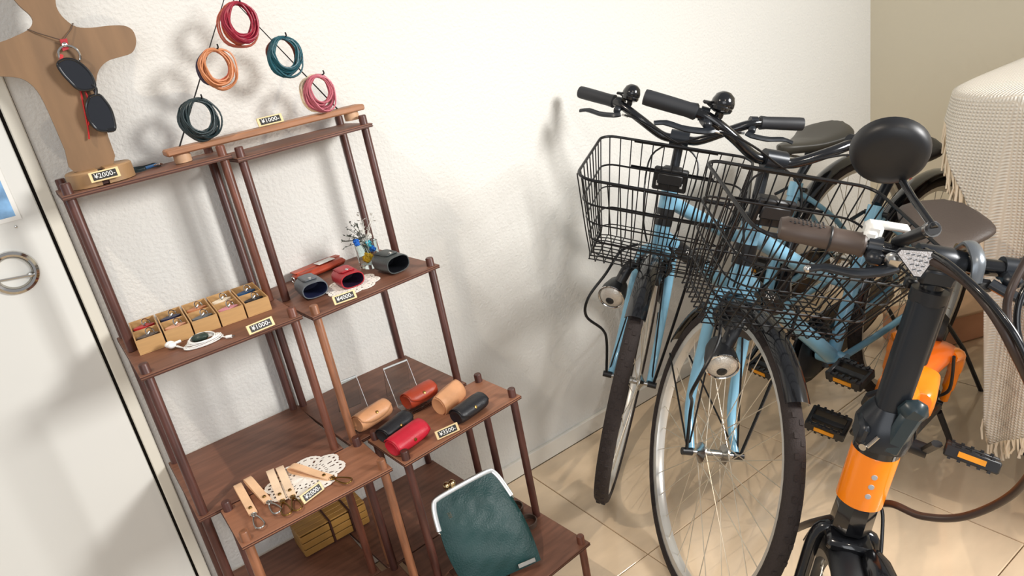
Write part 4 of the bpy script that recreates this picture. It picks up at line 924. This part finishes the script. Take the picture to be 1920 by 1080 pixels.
    # folding stem with its big hinge
    mb = MB(S); mb.loft([[A(t)+Q.inverted()@Vector((0, 0, 0))+Vector((math.copysign(abs(math.cos(q))**.55, math.cos(q))*.024, math.copysign(abs(math.sin(q))**.55, math.sin(q))*.023, 0)) for q in [2*PI*k/20 for k in range(20)]] for t in (.455, .47, .655, .66)]); mb.build('stem_post', 'black_satin', e)
    mb = MB(S); mb.tube([A(.655), A(.675)], .0265, 20); mb.box(A(.666, -.03, -.02), (.018, .018, .018), bev=.004); mb.build('post_clamp', 'black_plastic', e)
    MB(S).tube([A(.67), A(.705)], .0165, 16).build('inner_post', 'black_gloss', e)
    # hinge block
    mb = MB(S); mb.loft([sec2(A, .404, .034, .033), sec2(A, .408, .041, .040), sec2(A, .430, .045, .043), sec2(A, .452, .036, .036), sec2(A, .466, .029, .029), sec2(A, .474, .025, .025)]); mb.box(A(.428, .012, -.034), (.05, .018, .04), bev=.006); hg = mb.build('stem_hinge', 'black_satin', e)
    mb = MB(S); c_ = A(.452, .034, .016); mb.box(c_, (.018, .034, .092), Matrix.Rotation(R(-10), 3, 'Y')@Matrix.Rotation(R(-12), 3, 'X'), bev=.008); mb.box(A(.486, .028, .024), (.030, .042, .042), Matrix.Rotation(R(-25), 3, 'X'), bev=.012); mb.build('lock_lever', 'teal_dark', hg)
    mb = MB(S); mb.lathe([(.0002, -.006), (.006, -.006), (.006, .006), (.0002, .006)], A(.414, .036, -.030), (1, -.6, 0), 12); mb.tube([A(.416, .040, -.026), A(.440, .043, -.016)], .003, 8); mb.build('lock_pin', 'steel', hg)
    # bar clamp, bar
    bc = A(.721); bar = [bc+Vector((-.02, -.20, .002)), bc+Vector((-.008, -.12, .002)), bc, bc+Vector((-.008, .12, .002)), bc+Vector((-.02, .20, .002))]
    mb = MB(S); mb.tube(cr(bar, 5), .0125, 14); mb.build('handlebar', 'black_gloss', e)
    mb = MB(S); mb.lathe([(.0002, -.034), (.021, -.034), (.022, -.030), (.022, .012), (.0195, .016), (.0195, .030), (.0002, .030)], bc, (0, 1, 0), 24); mb.box(A(.700), (.040, .050, .030), bev=.006); mb.build('bar_clamp', 'black_satin', e)
    mb = MB(S); mb.tube(cr([bc+Vector((-.032, .030, .008)), bc+Vector((-.012, .034, .029)), bc+Vector((.020, .040, .018)), bc+Vector((.030, .044, -.012))], 5), .0105, 10, flat=.5, flatdir=Vector((0, 1, 0)).cross(Vector((1, 0, 0)))); q1 = mb.build('quick_lever', 'framesilver2' if 'framesilver2' in M else mat('framesilver2', (128, 134, 140), .3, .6).name, e)
    mb = MB(S); mb.lathe([(.0002, -.006), (.010, -.006), (.010, .006), (.0002, .006)], bc+Vector((-.032, .030, .008)), (0, 1, 0), 14); mb.build('lever_pin', 'brass', q1)
    mb = MB(S); mb.box(bc+Vector((.020, .056, -.018)), (.026, .034, .014), bev=.006); mb.build('thumb_shifter', 'black_plastic', e)
    # grips (ergonomic brown)
    for q in (-1, 1):
        g0 = bc+Vector((-.010, q*.106, .001)); g1 = bc+Vector((-.020, q*.228, .0)); d_ = (g1-g0).normalized(); U = Vector((0, 0, 1))
        rings = []
        for t, rx_, rz_, ox in ((0, .0185, .0185, 0), (.03, .0205, .0205, 0), (.06, .0180, .0180, 0), (.34, .0185, .018, 0), (.38, .0200, .019, 0), (.42, .019, .018, -.001), (.7, .023, .0175, -.005), (.92, .026, .0185, -.008), (1.0, .022, .015, -.008), (1.005, .004, .003, -.006)):
            c_ = g0+(g1-g0)*t; rings.append([c_+Vector((math.cos(a_)*rx_+ox, 0, math.sin(a_)*rz_)) for a_ in [2*PI*k/22 for k in range(22)]])
        go = MB(S).loft(rings).build('grip', 'grip_brown', e, 50)
        MB(S).torus(g0+(g1-g0)*.40, .0188, .0018, d_, 24, 6).build('grip_ring', 'black_plastic', go)
        mb = MB(S)
        for i in range(9):
            for j in range(4): mb.box(g0+(g1-g0)*(.50+.05*i)+Vector((-.016+.006*j+.003*(i % 2), 0, .0172)), (.0035, .0035, .002), bev=.0008)
        tn = mb.build('grip_texture', 'blackleather', go); tn['kind'] = 'stuff'
        # lever assembly
        l0 = bc+Vector((-.008, q*.092, .001)); mb = MB(S); mb.lathe([(.0002, -.010), (.0175, -.010), (.0175, .010), (.0002, .010)], l0, d_, 16); mb.box(l0+Vector((.020, 0, -.006)), (.034, .026, .020), bev=.006)
        p_ = l0+Vector((.034, -q*.016, -.012)); mb.tube(cr([p_-Vector((0, q*.012, 0)), p_+Vector((.012, q*.012, -.006)), p_+Vector((.022, q*.045, -.010)), p_+Vector((.020, q*.085, -.010)), p_+Vector((.026, q*.108, -.014))], 5), [.0115]*6+[.0110]*5+[.0095]*5+[.0075]*5, 10, flat=.6); bl = mb.build('brake_lever', 'black_satin', e)
        MB(S).sphere(p_+Vector((.0262, q*.109, -.014)), .0062, 10).build('lever_tip', 'chrome', bl)
    # white phone-like control pod
    mb = MB(S); c_ = bc+Vector((-.020, -.098, .022)); mb.box(c_, (.028, .026, .030), bev=.006); mb.box(c_+Vector((-.004, .026, .010)), (.018, .048, .010), bev=.004); mb.box(c_+Vector((.012, -.004, -.010)), (.012, .020, .030), bev=.004); mb.build('control_pod', 'white', e)
    mb = MB(S); mb.box(bc+Vector((.030, -.070, .002)), (.016, .026, .026), Matrix.Rotation(R(20), 3, 'Y'), bev=.006); mb.build('switch_pod', 'steel', e)
    # clear reflector facing forward
    iS = lambda p: base+Q.inverted()@(Vector(p)-base); fl_ = lambda u, v, d_: iS(inv@(CAMP+ray(u, v)*d_-pos))
    rc = fl_(1717, 488, 1.145); fw_ = (fl_(960, 540, .05)-rc).normalized()+Vector((.25, 0, -.1)); fw_.normalize(); sx_ = Vector((0, 1, 0)); sx_ = (sx_-fw_*sx_.dot(fw_)).normalized(); uy_ = fw_.cross(sx_)
    poly = [(a_*.80, b_*.80) for a_, b_ in [(-.030, .006), (-.026, .013), (.020, .020), (.028, .015), (.014, -.026), (.004, -.027)]]
    mb = MB(S); mb.prism([rc+sx_*a_*1.12+uy_*b_*1.12 for a_, b_ in poly], fw_*-.008); ro = mb.build('reflector_housing', 'black_plastic', e)
    mb = MB(S); mb.prism([rc+sx_*a_+uy_*b_+fw_*.0025 for a_, b_ in poly], fw_*-.004); rf = mb.build('reflector', 'reflector_clear', ro)
    mb = MB(S)
    for j in range(4):
        for i in range(5-j):
            mb.box(rc+sx_*(-.0115+.0068*(i+j*.6))+uy_*(.0075-.0068*j)+fw_*.0028, (.0048, .0013, .0012), Matrix((sx_, uy_, fw_)).transposed()@Matrix.Rotation(R(25), 3, 'Z'))
    mb.build('reflector_cell', 'greyleather', rf)
    # mirror
    m0 = bc+Vector((-.014, -.062, .012)); mc = fl_(1668, 287, 1.17)
    m1 = iS(inv@(CAMP+ray(1752, 428)*1.125-pos)); m2 = fl_(1712, 372, 1.165); m3 = fl_(1690, 335, 1.19)
    MB(S).tube([m0, m0+(m1-m0)*.2, m1], [.009, .009, .009], 12).build('mirror_mount', 'black_plastic', e)
    MB(S).tube([m1, m2, m3, mc+(m3-mc)*.3+(mc-fl_(960, 540, .05)).normalized()*.012], .0052, 10).build('mirror_stalk', 'black_gloss', e); MB(S).lathe([(.0002, -.004), (.0115, -.004), (.0115, .004), (.0002, .004)], m1-(m1-m0).normalized()*.008, (m1-m0), 14).build('mirror_nut', 'chrome', e)
    view = (iS(inv@(CAMP-pos))-mc).normalized(); n_ = (view*-.94+Vector((-.25, .25, .0))).normalized()   # glass faces away from us
    n_ = -(view+Vector((0, .25, .35))).normalized()
    n_ = -(view+Vector((.0, .15, -.55))).normalized()
    e1 = n_.orthogonal().normalized(); e2 = n_.cross(e1)
    MB(S).lathe([(.0002, -.016), (.030, -.0145), (.044, -.011), (.050, -.005), (.0525, .004), (.053, .010), (.0505, .012)], mc, n_, 40).build('mirror_shell', 'black_plastic', e)
    MB(S).lathe([(.0002, .0115), (.0505, .0115)], mc, n_, 40).build('mirror_glass', 'chrome', e)
    # cranks, pedals
    ca = R(44.2); cv = Vector((math.cos(ca), 0, math.sin(ca)))*.141
    mb = MB(); mb.tube([bb+Vector((0, -.075, 0)), bb+Vector((0, .075, 0))], .017, 14)
    for q in (1, -1): mb.tube([bb+Vector((0, q*.070, 0)), bb+cv*q+Vector((0, q*.085, 0))], .011, 8, flat=.7)
    mb.build('crank', 'black_plastic', e); MB().lathe([(.02, -.052), (.070, -.052), (.074, -.050), (.070, -.047), (.02, -.047)], bb, (0, 1, 0), 30).build('chainring', 'steel', e)
    for q in (1, -1): pedal(e, bb+cv*q+Vector((0, q*.148, 0)), None, -28 if q > 0 else 8, big=True)
    MB().tube([hubR+Vector((.04, .072, .0)), Vector((.0, .115, .09)), Vector((-.03, .148, -.025))], .008, 8).build('kickstand', 'black_plastic', e)
    # cable loops, in world coordinates
    W = lambda p: inv@(Vector(p)-pos)
    def cab(pts, r_, nm, m_): MB().tube(cr([W(p) for p in pts], 8), r_, 10).build(nm, m_, e)
    B = lambda p: pos+rot@S(p)
    pxl = lambda L_: [CAMP+ray(u, v)*d_ for u, v, d_ in L_]
    cab(pxl([(1738, 486, 1.16), (1768, 500, 1.13), (1815, 532, 1.11), (1862, 588, 1.09), (1900, 655, 1.09), (1945, 760, 1.14), (1950, 850, 1.24), (1900, 925, 1.33), (1810, 968, 1.38), (1730, 968, 1.40), (1672, 945, 1.42)])+[B(A(.262, -.02, .025))], .0062, 'cable_sheath', 'cable_brown')
    cab(pxl([(1735, 470, 1.165), (1775, 492, 1.12), (1830, 540, 1.09), (1876, 590, 1.08), (1915, 650, 1.08), (1960, 760, 1.1)]), .0048, 'brake_cable', 'black_gloss')
    cab(pxl([(1930, 478, 1.14), (1897, 540, 1.12), (1888, 585, 1.12), (1900, 640, 1.12), (1935, 720, 1.12)]), .0052, 'brake_cable', 'cable_brown')
    cab(pxl([(1945, 505, 1.14), (1913, 560, 1.13), (1908, 620, 1.13), (1930, 690, 1.13)]), .0042, 'brake_cable', 'black_gloss')
    cab([B(A(.235, .02, -.02)), CAMP+ray(1590, 968)*1.42, CAMP+ray(1545, 974)*1.46, CAMP+ray(1505, 986)*1.55, CAMP+ray(1462, 1008)*1.75], .0068, 'cable_sheath', 'cable_brown')
    cab([CAMP+ray(1640, 940)*1.42, CAMP+ray(1655, 965)*1.42, B(A(.20, .05, .05))], .003, 'lamp_wire', 'black_gloss')
    return e
def sec2(A, t, rx_, ry_): return [A(t)+Vector((math.copysign(abs(math.cos(q))**.7, math.cos(q))*rx_, math.copysign(abs(math.sin(q))**.7, math.sin(q))*ry_, 0)) for q in [2*PI*k/24 for k in range(24)]]
folding_bike()
# ================================================================== TABLE WITH KNITTED THROW
TX0, TX1, TY0, TY1, TZ = 1.29, 2.07, -1.55, -.775, .962
e = empty('high_table', ((TX0+TX1)/2, (TY0+TY1)/2, 0), 'high table with black legs hidden under the cream throw', 'table')
TP = [Vector(((TX0+TX1)/2+math.copysign(abs(math.cos(t))**.4, math.cos(t))*((TX1-TX0)/2-.02), (TY0+TY1)/2+math.copysign(abs(math.sin(t))**.4, math.sin(t))*((TY1-TY0)/2-.02), TZ-.038)) for t in [2*PI*k/48 for k in range(48)]]
MB().prism(TP, (0, 0, .032)).build('table_top', 'board_wood', e)
for xx in (TX0+.14, TX1-.06):
    for yy in (TY0+.06, TY1-.22): MB().tube([(xx, yy, .0), (xx, yy, TZ-.04)], .021, 16).build('leg', 'black_plastic', e)
te = empty('knitted_throw', ((TX0+TX1)/2, (TY0+TY1)/2, TZ), 'cream waffle-knit throw with tassels draped over the high table', 'throw')
# drape: polar sheet over a rounded square, short on the wall side, to the floor toward the camera
cx, cy, hx, hy = (TX0+TX1)/2, (TY0+TY1)/2, (TX1-TX0)/2, (TY1-TY0)/2
NA, NR = 240, 46
def edge(t):
    c_, s_ = math.cos(t), math.sin(t); p_ = 5.0; k_ = (abs(c_/hx)**p_+abs(s_/hy)**p_)**(-1/p_); return c_*k_, s_*k_
def hang(t):                      # how far the cloth falls below the table edge
    ex, ey = edge(t); a_ = math.degrees(t) % 360
    # wall side (90 deg) short, left side (180 deg) half and half, camera side long
    pts = [(0, .80), (60, .10), (100, .05), (124, .05), (134, .06), (141, .13), (148, .22), (153.2, .29), (154.7, .85), (162, .80), (172, .74), (200, .72), (270, .72), (330, .76), (360, .80)]
    for (a0, h0), (a1, h1) in zip(pts, pts[1:]):
        if a0 <= a_ <= a1: return h0+(h1-h0)*(a_-a0)/(a1-a0)
    return .8
mb = MB(); vs = []; fs = []; uvs = []
for i in range(NA):
    t = 2*PI*i/NA; ex, ey = edge(t); rr = math.hypot(ex, ey); hg_ = hang(t); nx, ny = ex/rr, ey/rr
    for j in range(NR+1):
        u_ = j/NR; top_ = .42; 
        if u_ < top_: k_ = u_/top_; x, y, z = cx+ex*k_, cy+ey*k_, TZ+.004-.006*max(0, (k_-.8)/.2)**2; dist = k_*rr
        else:
            k_ = (u_-top_)/(1-top_); dd = hg_*k_; fold = (.012*math.sin(t*13+.6)+.006*math.sin(t*31+1))*min(1, dd/.25)
            out_ = .012*(1-math.exp(-dd*12))+dd*(.055 if hg_ > .5 else .18)+fold; x, y, z = cx+ex+nx*out_, cy+ey+ny*out_, TZ-.002-dd-.010*(1-math.exp(-dd*60)); dist = rr+dd
        vs.append((x, y, z)); uvs.append((cx+nx*dist, cy+ny*dist) if u_ < top_ else (t*.42, dist))
for i in range(NA):
    a_ = (math.degrees(2*PI*i/NA)) % 360
    for j in range(NR): fs.append((i*(NR+1)+j, i*(NR+1)+j+1, ((i+1) % NA)*(NR+1)+j+1, ((i+1) % NA)*(NR+1)+j))
mb.add(vs, fs); th = mb.build('throw_cloth', 'knit', te, 70)
uv = th.data.uv_layers.new(name='uv')
for p in th.data.polygons:
    jj = [vi % (NR+1) for vi in p.vertices]; ii = [vi//(NR+1) for vi in p.vertices]; top_face = max(jj) <= int(NR*.42)+1
    for li, vi, j_, i_ in zip(p.loop_indices, p.vertices, jj, ii):
        if i_ == 0 and max(ii) == NA-1: i_ = NA
        t = 2*PI*i_/NA; v = vs[vi]; dist = math.hypot(v[0]-cx, v[1]-cy)
        uv.data[li].uv = (v[0]*1.0, v[1]*1.0) if top_face else (t*.42, TZ-v[2])
md = th.modifiers.new('t', 'SOLIDIFY'); md.thickness = .004; md.offset = 1
random.seed(9)
for i in range(0, NA):
    if not (60 < i*360/NA < 300): continue
    for rep in range(2):
        p = Vector(vs[i*(NR+1)+NR]); q_ = Vector(vs[((i+1) % NA)*(NR+1)+NR]); p = p+(q_-p)*(rep*.5)
        if (q_-p).length > .2: p = Vector(vs[i*(NR+1)+NR])
        zl = min(.05, max(.004, p.z-.004)); 
        if p.z-zl < .003: zl = p.z-.003
        if i*360/NA < 153.6: zl = .075*random.uniform(.8, 1.1)
        if zl < .008: continue
        MB().tube([p+Vector((0, 0, .006)), p+Vector((random.uniform(-.006, .006), random.uniform(-.006, .006), -zl*.5)), p+Vector((random.uniform(-.012, .012), random.uniform(-.01, .01), -zl))], [.0032, .0026, .0022], 5).build('tassel', 'cream', te)
# ------------------------------------------------------------------ low things on the floor behind
e = empty('low_box', (1.93, -.56, 0), 'low peach wooden box on the floor behind the orange bicycle', 'box')
a, b_ = Vector((1.76, -.52, 0)), Vector((2.06, -.66, 0)); d = (b_-a).normalized(); s_ = Vector((-d.y, d.x, 0)); rt = Matrix((d, s_, Vector((0, 0, 1)))).transposed(); c = (a+b_)/2
MB().box(c+s_*.07+Vector((0, 0, .052)), (.32, .16, .10), rt, bev=.004).build('box_body', 'peach_box', e)
MB().box(c+s_*.07+Vector((0, 0, .107)), (.335, .175, .010), rt, bev=.003).build('box_lid', 'pale_wood', e)
e = empty('power_adapter', (2.08, -.72, 0), 'white power adapter with its cord on the floor beside the peach box', 'adapter')
MB().box((2.09, -.73, .017), (.085, .05, .032), Matrix.Rotation(R(-25), 3, 'Z'), bev=.006).build('adapter_body', 'white', e)
MB().box((2.078, -.752, .02), (.03, .003, .012), Matrix.Rotation(R(-25), 3, 'Z')).build('adapter_label', 'greyleather', e)
MB().tube(cr([(2.05, -.71, .01), (1.98, -.72, .004), (1.90, -.70, .004), (1.86, -.74, .004)], 6), .003, 6).build('power_cord', 'white', e)
clean()
